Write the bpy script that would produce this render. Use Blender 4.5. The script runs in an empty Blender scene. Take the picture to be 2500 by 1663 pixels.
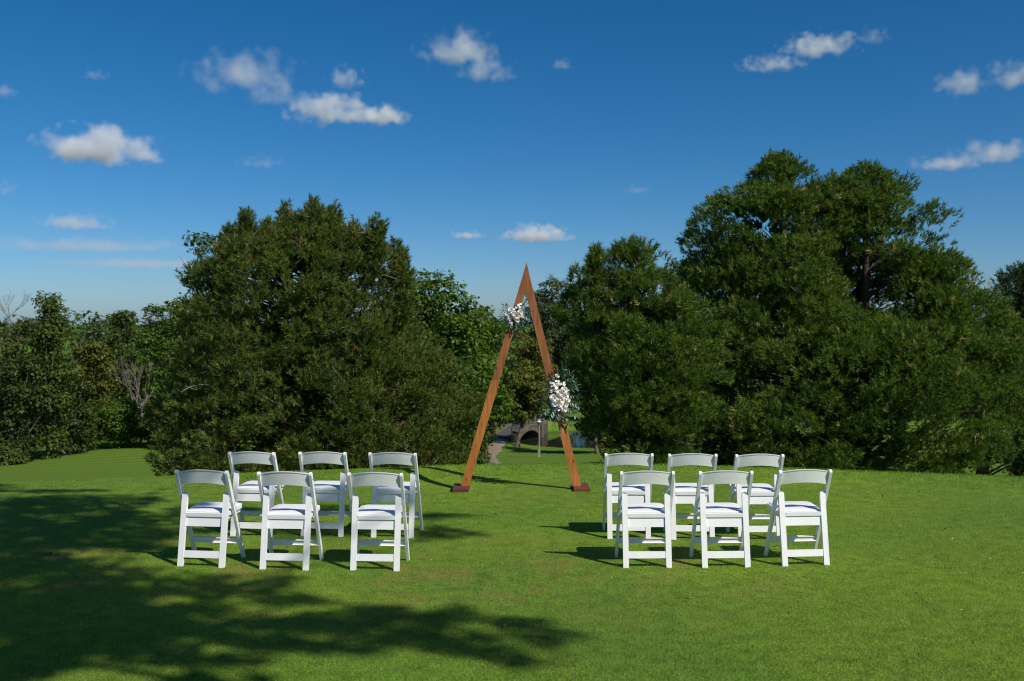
import bpy, bmesh, math, random
import numpy as np
from mathutils import Vector, Matrix

sc = bpy.context.scene
COL = sc.collection
PI = math.pi

# ------------------------------------------------------------------ camera, sky, sun, exposure
SUN_EL, SUN_AZ = math.radians(44), math.radians(49)      # behind the camera, to its right
TO_SUN = Vector((math.cos(SUN_EL) * math.sin(SUN_AZ), -math.cos(SUN_EL) * math.cos(SUN_AZ), math.sin(SUN_EL)))

cam_data = bpy.data.cameras.new('camera')
cam = bpy.data.objects.new('camera', cam_data)
COL.objects.link(cam)
cam.location = (0, 0, 2.0)
cam.rotation_euler = (math.radians(90), 0, 0)
cam_data.lens = 35.0
cam_data.shift_y = -0.0187
cam_data.clip_start = 0.1
cam_data.clip_end = 20000
cam_data.dof.use_dof = True
cam_data.dof.focus_distance = 10.5
cam_data.dof.aperture_fstop = 2.8
sc.camera = cam

world = bpy.data.worlds.new('World')
sc.world = world
world.use_nodes = True
wn = world.node_tree
bg = wn.nodes['Background']
sky = wn.nodes.new('ShaderNodeTexSky')
sky.sky_type = 'NISHITA'
sky.sun_disc = False
sky.sun_elevation = SUN_EL
sky.sun_rotation = math.radians(180) - SUN_AZ
sky.altitude = 300
sky.air_density = 0.7
sky.dust_density = 0.8
sky.ozone_density = 6.0
hs = wn.nodes.new('ShaderNodeHueSaturation')
hs.inputs['Saturation'].default_value = 1.27
hs.inputs['Hue'].default_value = 0.494
wn.links.new(sky.outputs[0], hs.inputs['Color'])
wn.links.new(hs.outputs[0], bg.inputs['Color'])
bg.inputs['Strength'].default_value = 0.092

sun_data = bpy.data.lights.new('sun', 'SUN')
sun_data.energy = 5.0
sun_data.angle = math.radians(0.53)
sun_data.color = (1.0, 0.95, 0.86)
sun = bpy.data.objects.new('sun', sun_data)
sun.rotation_euler = (-TO_SUN).to_track_quat('-Z', 'Y').to_euler()
sun.location = (30, -30, 40)
COL.objects.link(sun)

sc.view_settings.view_transform = 'Standard'
sc.view_settings.look = 'None'
sc.view_settings.gamma = 1.0
sc.view_settings.use_curve_mapping = False
sc.view_settings.exposure = 0.0
sc.render.engine = 'CYCLES'
sc.cycles.filter_width = 1.1
sc.cycles.max_bounces = 6
sc.cycles.diffuse_bounces = 3
sc.cycles.volume_bounces = 3
sc.cycles.volume_max_steps = 64

# ------------------------------------------------------------------ helpers
def link(o, parent=None):
    COL.objects.link(o)
    if parent is not None:
        o.parent = parent
    return o

def tag(o, label=None, cat=None, group=None, kind=None):
    if label: o['label'] = label
    if cat: o['category'] = cat
    if group: o['group'] = group
    if kind: o['kind'] = kind
    return o

def empty(name, loc, label, cat, group=None, rz=0.0):
    o = bpy.data.objects.new(name, None)
    o.empty_display_size = 0.2
    o.location = loc
    o.rotation_euler = (0, 0, rz)
    return tag(link(o), label, cat, group)

def np_mesh(name, verts, faces, n, mats, tint=None, smooth=False, mat_idx=None):
    """verts (N,3); faces (M,n) of equal polygons"""
    verts = np.ascontiguousarray(verts, dtype=np.float32)
    faces = np.ascontiguousarray(faces, dtype=np.int32)
    me = bpy.data.meshes.new(name)
    me.vertices.add(len(verts))
    me.vertices.foreach_set('co', verts.ravel())
    me.loops.add(faces.size)
    me.loops.foreach_set('vertex_index', faces.ravel())
    me.polygons.add(len(faces))
    me.polygons.foreach_set('loop_start', np.arange(0, faces.size, n, dtype=np.int32))
    if smooth:
        me.polygons.foreach_set('use_smooth', np.ones(len(faces), dtype=bool))
    if mat_idx is not None:
        me.polygons.foreach_set('material_index', np.asarray(mat_idx, dtype=np.int32))
    if tint is not None:
        a = me.attributes.new('tint', 'FLOAT', 'POINT')
        a.data.foreach_set('value', np.asarray(tint, dtype=np.float32))
    me.update(calc_edges=True)
    for m in mats:
        me.materials.append(m)
    return me

def bm_obj(name, bm, mat, parent=None, smooth=False, bevel=0.0, seg=2):
    if bevel > 0:
        bmesh.ops.bevel(bm, geom=[e for e in bm.edges if e.is_manifold and e.calc_face_angle(0) > 0.6],
                        offset=bevel, segments=seg, profile=0.6, affect='EDGES', clamp_overlap=True)
    bmesh.ops.recalc_face_normals(bm, faces=bm.faces)
    me = bpy.data.meshes.new(name)
    bm.to_mesh(me)
    bm.free()
    if smooth:
        me.polygons.foreach_set('use_smooth', np.ones(len(me.polygons), dtype=bool))
    me.materials.append(mat)
    return link(bpy.data.objects.new(name, me), parent)

def prism(bm, outline, origin, u, v, t):
    """outline in the plane (u, v), extruded by vector t (centred)"""
    o, u, v, t = Vector(origin), Vector(u), Vector(v), Vector(t)
    a = [bm.verts.new(o + u * p[0] + v * p[1] - t / 2) for p in outline]
    b = [bm.verts.new(o + u * p[0] + v * p[1] + t / 2) for p in outline]
    n = len(outline)
    bm.faces.new(a[::-1])
    bm.faces.new(b)
    for i in range(n):
        bm.faces.new((a[i], a[(i + 1) % n], b[(i + 1) % n], b[i]))

def strip_outline(L, w, r0=0, r1=0, n=6):
    """flat bar along u from 0 to L, width w along v; rounded end(s)"""
    p = []
    h = w / 2
    if r0: p += [(h - h * math.sin(PI * k / n), -h * math.cos(PI * k / n) * -1) for k in range(n + 1)]
    else: p += [(0, h), (0, -h)]
    if r0: p = [(h - h * math.sin(PI * k / n), h * math.cos(PI * k / n)) for k in range(n + 1)]
    if r1: p += [(L - h + h * math.sin(PI * k / n), -h * math.cos(PI * k / n)) for k in range(n + 1)]
    else: p += [(L, -h), (L, h)]
    return p

def bar(bm, p0, p1, w, t, vdir, r0=0, r1=0):
    p0, p1 = Vector(p0), Vector(p1)
    u = (p1 - p0)
    L = u.length
    u.normalize()
    v = Vector(vdir)
    v = (v - u * v.dot(u)).normalized()
    prism(bm, strip_outline(L, w, r0, r1), p0, u, v, u.cross(v) * t)

def box(bm, c, s, rot=None):
    m = Matrix.Translation(c) @ (rot or Matrix.Identity(4)) @ Matrix.Diagonal((s[0], s[1], s[2], 1))
    return bmesh.ops.create_cube(bm, size=1.0, matrix=m)

def tube_arrays(path, radii, sides=5):
    """verts, quads of a tube along a polyline"""
    P = np.asarray(path, dtype=float)
    n = len(P)
    T = np.gradient(P, axis=0)
    T /= np.linalg.norm(T, axis=1, keepdims=True) + 1e-9
    ref = np.array([0.31, 0.77, 0.2]) if abs(T[0][2]) > 0.6 else np.array([0, 0, 1.0])
    A = np.cross(T, ref); A /= np.linalg.norm(A, axis=1, keepdims=True) + 1e-9
    B = np.cross(T, A)
    ang = np.arange(sides) * 2 * PI / sides
    V = P[:, None, :] + (A[:, None, :] * np.cos(ang)[None, :, None] + B[:, None, :] * np.sin(ang)[None, :, None]) * np.asarray(radii)[:, None, None]
    V = V.reshape(-1, 3)
    F = []
    for i in range(n - 1):
        for k in range(sides):
            k2 = (k + 1) % sides
            F.append((i * sides + k, i * sides + k2, (i + 1) * sides + k2, (i + 1) * sides + k))
    return V, np.array(F, dtype=np.int32)

class Tubes:
    def __init__(self): self.v, self.f, self.n = [], [], 0
    def add(self, path, radii, sides=5):
        V, F = tube_arrays(path, radii, sides)
        self.v.append(V); self.f.append(F + self.n); self.n += len(V)
    def obj(self, name, mat, parent):
        me = np_mesh(name, np.concatenate(self.v), np.concatenate(self.f), 4, [mat], smooth=True)
        return link(bpy.data.objects.new(name, me), parent)

def curve_pts(p0, p1, bend, n=5):
    p0, p1, bend = np.asarray(p0, float), np.asarray(p1, float), np.asarray(bend, float)
    t = np.linspace(0, 1, n)[:, None]
    return p0 * (1 - t) + p1 * t + bend * (4 * t * (1 - t))

def norm(a): return a / (np.linalg.norm(a, axis=-1, keepdims=True) + 1e-9)

# ------------------------------------------------------------------ materials
def new_mat(name):
    m = bpy.data.materials.new(name)
    m.use_nodes = True
    nt = m.node_tree
    return m, nt, nt.nodes['Principled BSDF']

def N(nt, kind, **kw):
    n = nt.nodes.new(kind)
    for k, v in kw.items():
        if k.startswith('_'): setattr(n, k[1:], v)
        else: n.inputs[k].default_value = v
    return n

def ramp(nt, src, stops):
    r = nt.nodes.new('ShaderNodeValToRGB')
    e = r.color_ramp.elements
    while len(e) < len(stops): e.new(0.5)
    for i, (p, c) in enumerate(stops):
        e[i].position = p
        e[i].color = (c[0], c[1], c[2], 1) if not isinstance(c, (int, float)) else (c, c, c, 1)
    nt.links.new(src, r.inputs['Fac'])
    return r.outputs['Color']

def mix(nt, fac, a, b, mode='MIX'):
    m = nt.nodes.new('ShaderNodeMix')
    m.data_type = 'RGBA'
    m.blend_type = mode
    for sock, val in ((m.inputs[0], fac), (m.inputs[6], a), (m.inputs[7], b)):
        if isinstance(val, bpy.types.NodeSocket): nt.links.new(val, sock)
        elif isinstance(val, (int, float)): sock.default_value = val
        else: sock.default_value = (*val, 1)
    return m.outputs[2]

def noise(nt, vec, scale, detail=3, rough=0.55):
    n = N(nt, 'ShaderNodeTexNoise', Scale=scale, Detail=detail, Roughness=rough)
    nt.links.new(vec, n.inputs['Vector'])
    return n.outputs['Fac']

def bump(nt, bsdf, height, strength, dist):
    b = N(nt, 'ShaderNodeBump', Strength=strength, Distance=dist)
    nt.links.new(height, b.inputs['Height'])
    nt.links.new(b.outputs[0], bsdf.inputs['Normal'])

def simple_mat(name, c1, c2, scale=8, rough=0.6, bump_s=0.0, spec=0.5, coord='Object'):
    m, nt, b = new_mat(name)
    tc = nt.nodes.new('ShaderNodeTexCoord')
    f = noise(nt, tc.outputs[coord], scale, 4, 0.6)
    nt.links.new(mix(nt, ramp(nt, f, [(0.3, 0.0), (0.7, 1.0)]), c1, c2), b.inputs['Base Color'])
    b.inputs['Roughness'].default_value = rough
    b.inputs['Specular IOR Level'].default_value = spec
    if bump_s: bump(nt, b, f, bump_s, 0.02)
    return m

def foliage_mat(name, c1, c2, trans=0.3, rough=0.55, spec=0.3, c3=None, tip=0.93):
    """leaf / needle material: each tuft or leaf has its own random tint"""
    m, nt, b = new_mat(name)
    at = nt.nodes.new('ShaderNodeAttribute')
    at.attribute_name = 'tint'
    col = mix(nt, at.outputs['Fac'], c1, c2)
    if c3 is not None:
        g = N(nt, 'ShaderNodeMath', _operation='GREATER_THAN')
        nt.links.new(at.outputs['Fac'], g.inputs[0]); g.inputs[1].default_value = tip
        col = mix(nt, g.outputs[0], col, c3)
    nt.links.new(col, b.inputs['Base Color'])
    b.inputs['Roughness'].default_value = rough
    b.inputs['Specular IOR Level'].default_value = spec
    t = nt.nodes.new('ShaderNodeBsdfTranslucent')
    nt.links.new(mix(nt, 1.0, col, (1.15, 1.25, 0.55), 'MULTIPLY'), t.inputs['Color'])
    ms = nt.nodes.new('ShaderNodeMixShader')
    ms.inputs[0].default_value = trans
    nt.links.new(b.outputs[0], ms.inputs[1]); nt.links.new(t.outputs[0], ms.inputs[2])
    nt.links.new(ms.outputs[0], nt.nodes['Material Output'].inputs['Surface'])
    return m

def turf_colour(nt):
    """colour of the turf by place: fine mottling, yellowish and dry brown patches, mown bands far off"""
    geo = nt.nodes.new('ShaderNodeNewGeometry')
    pos = geo.outputs['Position']
    big = noise(nt, pos, 0.55, 3)
    mid = noise(nt, pos, 2.6, 4, 0.6)
    base = mix(nt, ramp(nt, big, [(0.32, 0.0), (0.68, 1.0)]), (0.138, 0.268, 0.026), (0.195, 0.296, 0.027))
    base = mix(nt, ramp(nt, mid, [(0.35, 0.0), (0.75, 0.55)]), base, (0.215, 0.290, 0.036))
    huge = noise(nt, pos, 0.23, 2)
    base = mix(nt, ramp(nt, huge, [(0.40, 0.0), (0.62, 0.8)]), base, (0.122, 0.222, 0.032))
    blot = noise(nt, pos, 7.0, 4, 0.65)
    base = mix(nt, 1.0, base, ramp(nt, blot, [(0.30, 0.72), (0.62, 1.08)]), 'MULTIPLY')
    # dry patches round the seating area
    dry = noise(nt, pos, 1.7, 5, 0.7)
    sep = nt.nodes.new('ShaderNodeSeparateXYZ'); nt.links.new(pos, sep.inputs[0])
    d1 = N(nt, 'ShaderNodeMapRange'); nt.links.new(sep.outputs['Y'], d1.inputs[0])
    d1.inputs[1].default_value = 9.9; d1.inputs[2].default_value = 8.6
    d2 = N(nt, 'ShaderNodeMapRange'); nt.links.new(sep.outputs['Y'], d2.inputs[0])
    d2.inputs[1].default_value = 6.2; d2.inputs[2].default_value = 7.4
    d3 = N(nt, 'ShaderNodeMapRange'); nt.links.new(sep.outputs['X'], d3.inputs[0])
    d3.inputs[1].default_value = 3.0; d3.inputs[2].default_value = 1.0
    mk = N(nt, 'ShaderNodeMath', _operation='MULTIPLY')
    nt.links.new(d1.outputs[0], mk.inputs[0]); nt.links.new(d2.outputs[0], mk.inputs[1])
    mk2 = N(nt, 'ShaderNodeMath', _operation='MULTIPLY')
    nt.links.new(mk.outputs[0], mk2.inputs[0]); nt.links.new(d3.outputs[0], mk2.inputs[1])
    df = N(nt, 'ShaderNodeMath', _operation='MULTIPLY')
    nt.links.new(ramp(nt, dry, [(0.50, 0.0), (0.72, 1.0)]), df.inputs[0]); nt.links.new(mk2.outputs[0], df.inputs[1])
    base = mix(nt, df.outputs[0], base, (0.25, 0.215, 0.052))
    return base, pos, sep

def ground_mat():
    m, nt, b = new_mat('turf')
    base, pos, sep = turf_colour(nt)
    fine = noise(nt, pos, 55, 4, 0.7)
    col = mix(nt, 1.0, base, ramp(nt, fine, [(0.25, 0.40), (0.75, 1.25)]), 'MULTIPLY')
    # mown bands of the fairway beyond the green
    mp = nt.nodes.new('ShaderNodeMapping'); nt.links.new(pos, mp.inputs['Vector'])
    mp.inputs['Rotation'].default_value = (0, 0, math.radians(-28))
    wv = N(nt, 'ShaderNodeTexWave', Scale=0.14, Distortion=0.9, Detail=2)
    wv.wave_type = 'BANDS'; wv.bands_direction = 'Y'
    nt.links.new(mp.outputs[0], wv.inputs['Vector'])
    far = N(nt, 'ShaderNodeMapRange'); nt.links.new(sep.outputs['Y'], far.inputs[0])
    far.inputs[1].default_value = 15; far.inputs[2].default_value = 25
    col = mix(nt, far.outputs[0], col, mix(nt, ramp(nt, wv.outputs['Fac'], [(0.3, 0.0), (0.7, 1.0)]), (0.075, 0.140, 0.016), (0.110, 0.175, 0.022)))
    nt.links.new(col, b.inputs['Base Color'])
    b.inputs['Roughness'].default_value = 0.9
    b.inputs['Specular IOR Level'].default_value = 0.1
    bump(nt, b, fine, 0.6, 0.03)
    return m

def grass_mat(name, gain):
    m, nt, b = new_mat(name)
    base, pos, sep = turf_colour(nt)
    at = nt.nodes.new('ShaderNodeAttribute'); at.attribute_name = 'tint'
    col = mix(nt, 1.0, base, ramp(nt, at.outputs['Fac'], [(0.0, tuple(g * 0.40 for g in gain)), (1.0, tuple(g * 1.85 for g in gain))]), 'MULTIPLY')
    g = N(nt, 'ShaderNodeMath', _operation='GREATER_THAN'); nt.links.new(at.outputs['Fac'], g.inputs[0]); g.inputs[1].default_value = 0.965
    col = mix(nt, g.outputs[0], col, (0.26, 0.23, 0.09))
    nt.links.new(col, b.inputs['Base Color'])
    b.inputs['Roughness'].default_value = 0.5
    b.inputs['Specular IOR Level'].default_value = 0.25
    t = nt.nodes.new('ShaderNodeBsdfTranslucent'); nt.links.new(mix(nt, 1.0, col, (1.2, 1.2, 0.5), 'MULTIPLY'), t.inputs['Color'])
    ms = nt.nodes.new('ShaderNodeMixShader'); ms.inputs[0].default_value = 0.3
    nt.links.new(b.outputs[0], ms.inputs[1]); nt.links.new(t.outputs[0], ms.inputs[2])
    nt.links.new(ms.outputs[0], nt.nodes['Material Output'].inputs['Surface'])
    return m

def wood_mat(name, c1, c2, c3):
    m, nt, b = new_mat(name)
    tc = nt.nodes.new('ShaderNodeTexCoord')
    mp = nt.nodes.new('ShaderNodeMapping'); nt.links.new(tc.outputs['Object'], mp.inputs['Vector'])
    mp.inputs['Scale'].default_value = (26, 26, 2.2)
    f = noise(nt, mp.outputs[0], 1.6, 5, 0.65)
    col = mix(nt, ramp(nt, f, [(0.3, 0.0), (0.7, 1.0)]), c1, c2)
    mp2 = nt.nodes.new('ShaderNodeMapping'); nt.links.new(tc.outputs['Object'], mp2.inputs['Vector'])
    mp2.inputs['Scale'].default_value = (14, 14, 5)
    vo = N(nt, 'ShaderNodeTexVoronoi', Scale=1.0); nt.links.new(mp2.outputs[0], vo.inputs['Vector'])
    col = mix(nt, ramp(nt, vo.outputs['Distance'], [(0.05, 0.9), (0.16, 0.0)]), col, c3)
    big = noise(nt, tc.outputs['Object'], 2.2, 3)
    col = mix(nt, 1.0, col, ramp(nt, big, [(0.3, 0.78), (0.7, 1.12)]), 'MULTIPLY')
    nt.links.new(col, b.inputs['Base Color'])
    b.inputs['Roughness'].default_value = 0.55
    b.inputs['Specular IOR Level'].default_value = 0.3
    bump(nt, b, f, 0.25, 0.004)
    return m

def water_mat():
    m, nt, b = new_mat('pond_water')
    b.inputs['Base Color'].default_value = (0.018, 0.020, 0.010, 1)
    b.inputs['Roughness'].default_value = 0.04
    b.inputs['IOR'].default_value = 1.33
    tc = nt.nodes.new('ShaderNodeTexCoord')
    bump(nt, b, noise(nt, tc.outputs['Object'], 1.6, 3), 0.10, 0.05)
    return m

def plastic_mat():
    m, nt, b = new_mat('white_resin')
    tc = nt.nodes.new('ShaderNodeTexCoord')
    f = noise(nt, tc.outputs['Object'], 9, 4, 0.6)
    nt.links.new(mix(nt, ramp(nt, f, [(0.35, 0.0), (0.8, 1.0)]), (0.80, 0.80, 0.79), (0.73, 0.73, 0.71)), b.inputs['Base Color'])
    g = noise(nt, tc.outputs['Object'], 40, 3, 0.6)
    nt.links.new(ramp(nt, g, [(0.3, 0.38), (0.7, 0.52)]), b.inputs['Roughness'])
    b.inputs['Specular IOR Level'].default_value = 0.35
    bump(nt, b, g, 0.04, 0.002)
    return m

M = {}
M['turf'] = ground_mat()
M['grass'] = grass_mat('grass_blades', (1.0, 1.0, 1.0))
M['fringe'] = grass_mat('fringe_blades', (0.95, 1.05, 0.8))
M['resin'] = plastic_mat()
M['vinyl'] = simple_mat('white_vinyl', (0.80, 0.80, 0.80), (0.76, 0.76, 0.77), 14, 0.42, 0.03)
M['bolt'] = simple_mat('bolt_grey', (0.45, 0.46, 0.47), (0.35, 0.36, 0.37), 30, 0.35)
M['wood_red'] = wood_mat('stained_wood_reddish', (0.175, 0.060, 0.020), (0.36, 0.140, 0.048), (0.04, 0.012, 0.005))
M['wood_orange'] = wood_mat('stained_wood_orange', (0.28, 0.095, 0.020), (0.49, 0.19, 0.046), (0.09, 0.026, 0.008))
M['wood_dark'] = wood_mat('stained_wood_dark', (0.10, 0.032, 0.018), (0.15, 0.046, 0.025), (0.03, 0.01, 0.006))
M['needle_a'] = foliage_mat('pine_needles_olive', (0.046, 0.080, 0.014), (0.145, 0.186, 0.032), 0.30, 0.5, 0.25, (0.28, 0.18, 0.065), 0.955)
M['needle_b'] = foliage_mat('pine_needles_green', (0.026, 0.070, 0.011), (0.148, 0.220, 0.025), 0.30, 0.5, 0.25, (0.36, 0.30, 0.11), 0.965)
M['needle_c'] = foliage_mat('pine_needles_dark', (0.026, 0.052, 0.014), (0.058, 0.090, 0.022), 0.25, 0.5, 0.25)
M['bark_pine'] = simple_mat('pine_bark', (0.10, 0.060, 0.040), (0.045, 0.030, 0.022), 9, 0.9, 0.5, 0.1)
M['bark_grey'] = simple_mat('grey_bark', (0.16, 0.135, 0.105), (0.085, 0.070, 0.055), 6, 0.9, 0.4, 0.1)
M['dead'] = simple_mat('dead_wood', (0.22, 0.195, 0.165), (0.15, 0.13, 0.11), 3, 0.9, 0.2, 0.1)
LEAF = {
    'bright': foliage_mat('leaf_bright', (0.048, 0.100, 0.008), (0.100, 0.165, 0.014), 0.35),
    'mid':    foliage_mat('leaf_mid', (0.040, 0.075, 0.009), (0.085, 0.122, 0.014), 0.3),
    'dark':   foliage_mat('leaf_dark', (0.024, 0.048, 0.009), (0.050, 0.080, 0.013), 0.25),
    'olive':  foliage_mat('leaf_olive', (0.070, 0.085, 0.010), (0.140, 0.145, 0.018), 0.3),
    'grey':   foliage_mat('leaf_grey_green', (0.050, 0.078, 0.026), (0.095, 0.125, 0.045), 0.25),
    'sparse': foliage_mat('leaf_pale', (0.065, 0.085, 0.020), (0.105, 0.125, 0.035), 0.3),
}
M['sage'] = foliage_mat('sage_leaf', (0.090, 0.165, 0.120), (0.19, 0.27, 0.21), 0.15, 0.5, 0.3)
M['petal'] = simple_mat('rose_petal', (0.82, 0.80, 0.77), (0.80, 0.75, 0.69), 30, 0.6, 0, 0.2)
M['petal_cream'] = simple_mat('cream_petal', (0.80, 0.75, 0.66), (0.78, 0.68, 0.56), 30, 0.6, 0, 0.2)
M['blossom'] = simple_mat('white_blossom', (0.80, 0.78, 0.77), (0.74, 0.72, 0.76), 30, 0.6, 0, 0.2)
M['twig'] = simple_mat('brown_twig', (0.16, 0.06, 0.02), (0.09, 0.035, 0.015), 20, 0.8)
M['water'] = water_mat()
M['sand'] = simple_mat('sandy_path', (0.24, 0.19, 0.14), (0.19, 0.15, 0.11), 0.9, 0.95, 0.3, 0.1)
M['stone'] = simple_mat('bridge_stone', (0.095, 0.082, 0.068), (0.055, 0.048, 0.042), 1.6, 0.9, 0.4, 0.1)
M['stone_pale'] = simple_mat('pale_stone', (0.16, 0.13, 0.10), (0.10, 0.085, 0.068), 1.8, 0.9, 0.4, 0.1)
M['deck'] = simple_mat('grey_gravel_deck', (0.085, 0.08, 0.075), (0.06, 0.057, 0.054), 1.2, 0.95, 0.2, 0.1)
M['iron'] = simple_mat('dark_iron', (0.03, 0.03, 0.03), (0.045, 0.045, 0.045), 5, 0.6)
M['post'] = simple_mat('weathered_post', (0.30, 0.27, 0.20), (0.22, 0.20, 0.15), 3, 0.8)
M['lamp_white'] = simple_mat('lantern_white', (0.62, 0.58, 0.55), (0.50, 0.46, 0.43), 5, 0.5)
M['lamp_rust'] = simple_mat('lantern_rust', (0.22, 0.10, 0.07), (0.14, 0.06, 0.05), 5, 0.7)
M['fleck'] = simple_mat('clover_flower', (0.70, 0.70, 0.62), (0.55, 0.55, 0.48), 5, 0.8)
M['fallen'] = simple_mat('fallen_leaf_brown', (0.22, 0.16, 0.06), (0.14, 0.10, 0.04), 5, 0.8)

# ------------------------------------------------------------------ ground
PROF_S = [-50, -1.6, 0.0, 1.2, 6.5, 12, 27, 47, 67, 82, 100, 4000]
PROF_Z = [0, 0, 0.0, -0.13, -1.25, -2.1, -4.35, -7.0, -9.05, -10.2, -10.25, -10.25]

def crest(x, y):
    """distance beyond the edge of the raised green (negative on it)"""
    return np.sqrt(((x - 0.8) / 1.25) ** 2 + np.maximum(y - 2, 0) ** 2) - 11.5

def ground_z(x, y):
    x = np.asarray(x, float); y = np.asarray(y, float)
    s = crest(x, y)
    sm = sum(np.interp(s + d, PROF_S, PROF_Z) for d in (-0.6, -0.3, 0, 0.3, 0.6)) / 5
    z = np.where(s < 3, sm, np.interp(s, PROF_S, PROF_Z))
    lip = np.clip((x + 4.5) / 3.5, 0, 1) * np.clip((y - 6) / 3, 0, 1)
    z = z + 0.10 * lip * np.exp(-((s + 0.35) / 0.42) ** 2)
    und = 0.02 * np.sin(x * 0.7 + 1) * np.cos(y * 0.5) * np.clip((12 - s) / 12, 0, 1)
    far = np.clip((s - 3) / 30, 0, 1) * np.clip((95 - s) / 30, 0, 1)
    z = z + und + far * 0.18 * np.sin(x * 0.11 + 0.5) * np.cos(y * 0.09)
    z = z + 0.95 * np.exp(-((x + 1.5) / 2.4) ** 2 - ((y - 95.2) / 3.4) ** 2)
    z = z + 1.0 * np.exp(-((x - 3.4) / 2.6) ** 2 - ((y - 113.5) / 3.0) ** 2)
    z = z + 0.8 * np.exp(-((x + 32) / 12) ** 2 - ((y - 95) / 14) ** 2)
    e = ((x - 8.5) / 10.5) ** 2 + ((y - 105.0) / 8.2) ** 2
    k = np.clip((e - 0.72) / 0.42, 0, 1); k = k * k * (3 - 2 * k)
    return np.where(e < 1.14, -11.3 * (1 - k) + z * k, z)

def gz(x, y): return float(ground_z(x, y))

def axis(parts):
    out = []
    for a, b, n in parts: out += list(np.linspace(a, b, n, endpoint=False))
    return np.array(out + [parts[-1][1]])

gx = axis([(-3000, -200, 16), (-200, -40, 40), (-40, -14, 34), (-14, 20, 96), (20, 60, 34), (60, 200, 24), (200, 3000, 16)])
gy = axis([(-60, 0, 20), (0, 4, 12), (4, 16, 90), (16, 60, 60), (60, 125, 100), (125, 260, 30), (260, 3500, 30)])
GX, GY = np.meshgrid(gx, gy)
GZ = ground_z(GX, GY)
nx, ny = len(gx), len(gy)
idx = np.arange(nx * ny).reshape(ny, nx)
quads = np.stack([idx[:-1, :-1], idx[:-1, 1:], idx[1:, 1:], idx[1:, :-1]], -1).reshape(-1, 4)
me = np_mesh('lawn_ground', np.stack([GX, GY, GZ], -1).reshape(-1, 3), quads, 4, [M['turf']], smooth=True)
tag(link(bpy.data.objects.new('lawn_ground', me)), 'rolling mown golf lawn falling away beyond a raised green', kind='structure')

# pond surface
bm = bmesh.new()
ring = [bm.verts.new((8.5 + 11.2 * math.cos(a), 105 + 8.75 * math.sin(a), -10.42)) for a in np.linspace(0, 2 * PI, 64, endpoint=False)]
bm.faces.new(ring)
o = bm_obj('pond_water', bm, M['water'])
tag(o, 'still dark pond reflecting trees and blue sky', kind='structure')

# path: a sandy strip from the slope to the bridge
def strip_mesh(name, centre, width, lift, mat):
    C = np.array(centre, float)
    t = np.linspace(0, 1, len(C)); tt = np.linspace(0, 1, 60)
    P = np.stack([np.interp(tt, t, C[:, 0]), np.interp(tt, t, C[:, 1])], -1)
    Wd = np.interp(tt, t, width)
    for _ in range(6):
        P[1:-1] = (P[:-2] + P[1:-1] * 2 + P[2:]) / 4
    T = np.gradient(P, axis=0); T = norm(T); Nn = np.stack([-T[:, 1], T[:, 0]], -1)
    k = np.linspace(-0.5, 0.5, 7)
    rng = np.random.default_rng(4)
    V = P[:, None, :] + Nn[:, None, :] * (Wd * (1 + 0.12 * rng.normal(size=60)))[:, None, None] * k[None, :, None]
    Z = ground_z(V[..., 0], V[..., 1]) + lift * (1 - (np.abs(k) * 2) ** 4)[None, :] + 0.005
    V = np.concatenate([V, Z[..., None]], -1).reshape(-1, 3)
    i = np.arange(60 * 7).reshape(60, 7)
    F = np.stack([i[:-1, :-1], i[:-1, 1:], i[1:, 1:], i[1:, :-1]], -1).reshape(-1, 4)
    return link(bpy.data.objects.new(name, np_mesh(name, V, F, 4, [mat], smooth=True)))
o = strip_mesh('sandy_path', [(-0.5, 52), (-0.95, 60), (-1.35, 68), (-1.75, 78), (-1.85, 85), (-1.65, 91), (-1.35, 95), (-1.1, 98.2)],
               [1.2, 1.2, 1.2, 1.0, 1.0, 1.4, 1.9, 2.1], 0.06, M['sand'])
tag(o, 'pale sandy footpath running down to the stone bridge', kind='structure')

# ------------------------------------------------------------------ stone bridge
BO = np.array([0.63, 99.0]); BU = np.array([0.275, 0.961]); BN = np.array([0.961, -0.275])
bridge = empty('stone_bridge', (BO[0] - BN[0] * 1.2, BO[1] - BN[1] * 1.2, -10.4), 'small arched stone footbridge crossing the pond behind the wooden arch', 'bridge', rz=math.atan2(BU[1], BU[0]))
# local frame: +x along the bridge, +y to its left, z up; the face seen from the lawn is y = -1.2
def deck_h(s): return 1.05 + 0.42 * math.exp(-((s - 4.6) / 3.6) ** 2)
S = np.linspace(-2.6, 12.2, 38)
def arch_h(s):
    u = (s - 3.7) / 4.5
    return -0.6 if abs(u) >= 1 else -0.6 + 1.70 * math.sqrt(1 - u * u) ** 0.8
bm = bmesh.new()
for y0, y1 in ((-1.2, 1.2),):
    top = [(s, deck_h(s)) for s in S]
    bot = [(s, min(arch_h(s), deck_h(s) - 0.2)) for s in S]
    for i in range(len(S) - 1):
        vs = []
        for (s, zt), (_, zb) in ((top[i], bot[i]), (top[i + 1], bot[i + 1])):
            vs.append([bm.verts.new((s, y, z)) for y, z in ((y0, zt), (y1, zt), (y1, zb), (y0, zb))])
        a, b = vs
        for k in range(4): bm.faces.new((a[k], a[(k + 1) % 4], b[(k + 1) % 4], b[k]))
        if i == 0: bm.faces.new(a)
        if i == len(S) - 2: bm.faces.new(b[::-1])
bmesh.ops.remove_doubles(bm, verts=bm.verts, dist=1e-4)
bm_obj('span', bm, M['stone'], bridge)
bm = bmesh.new()
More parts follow.
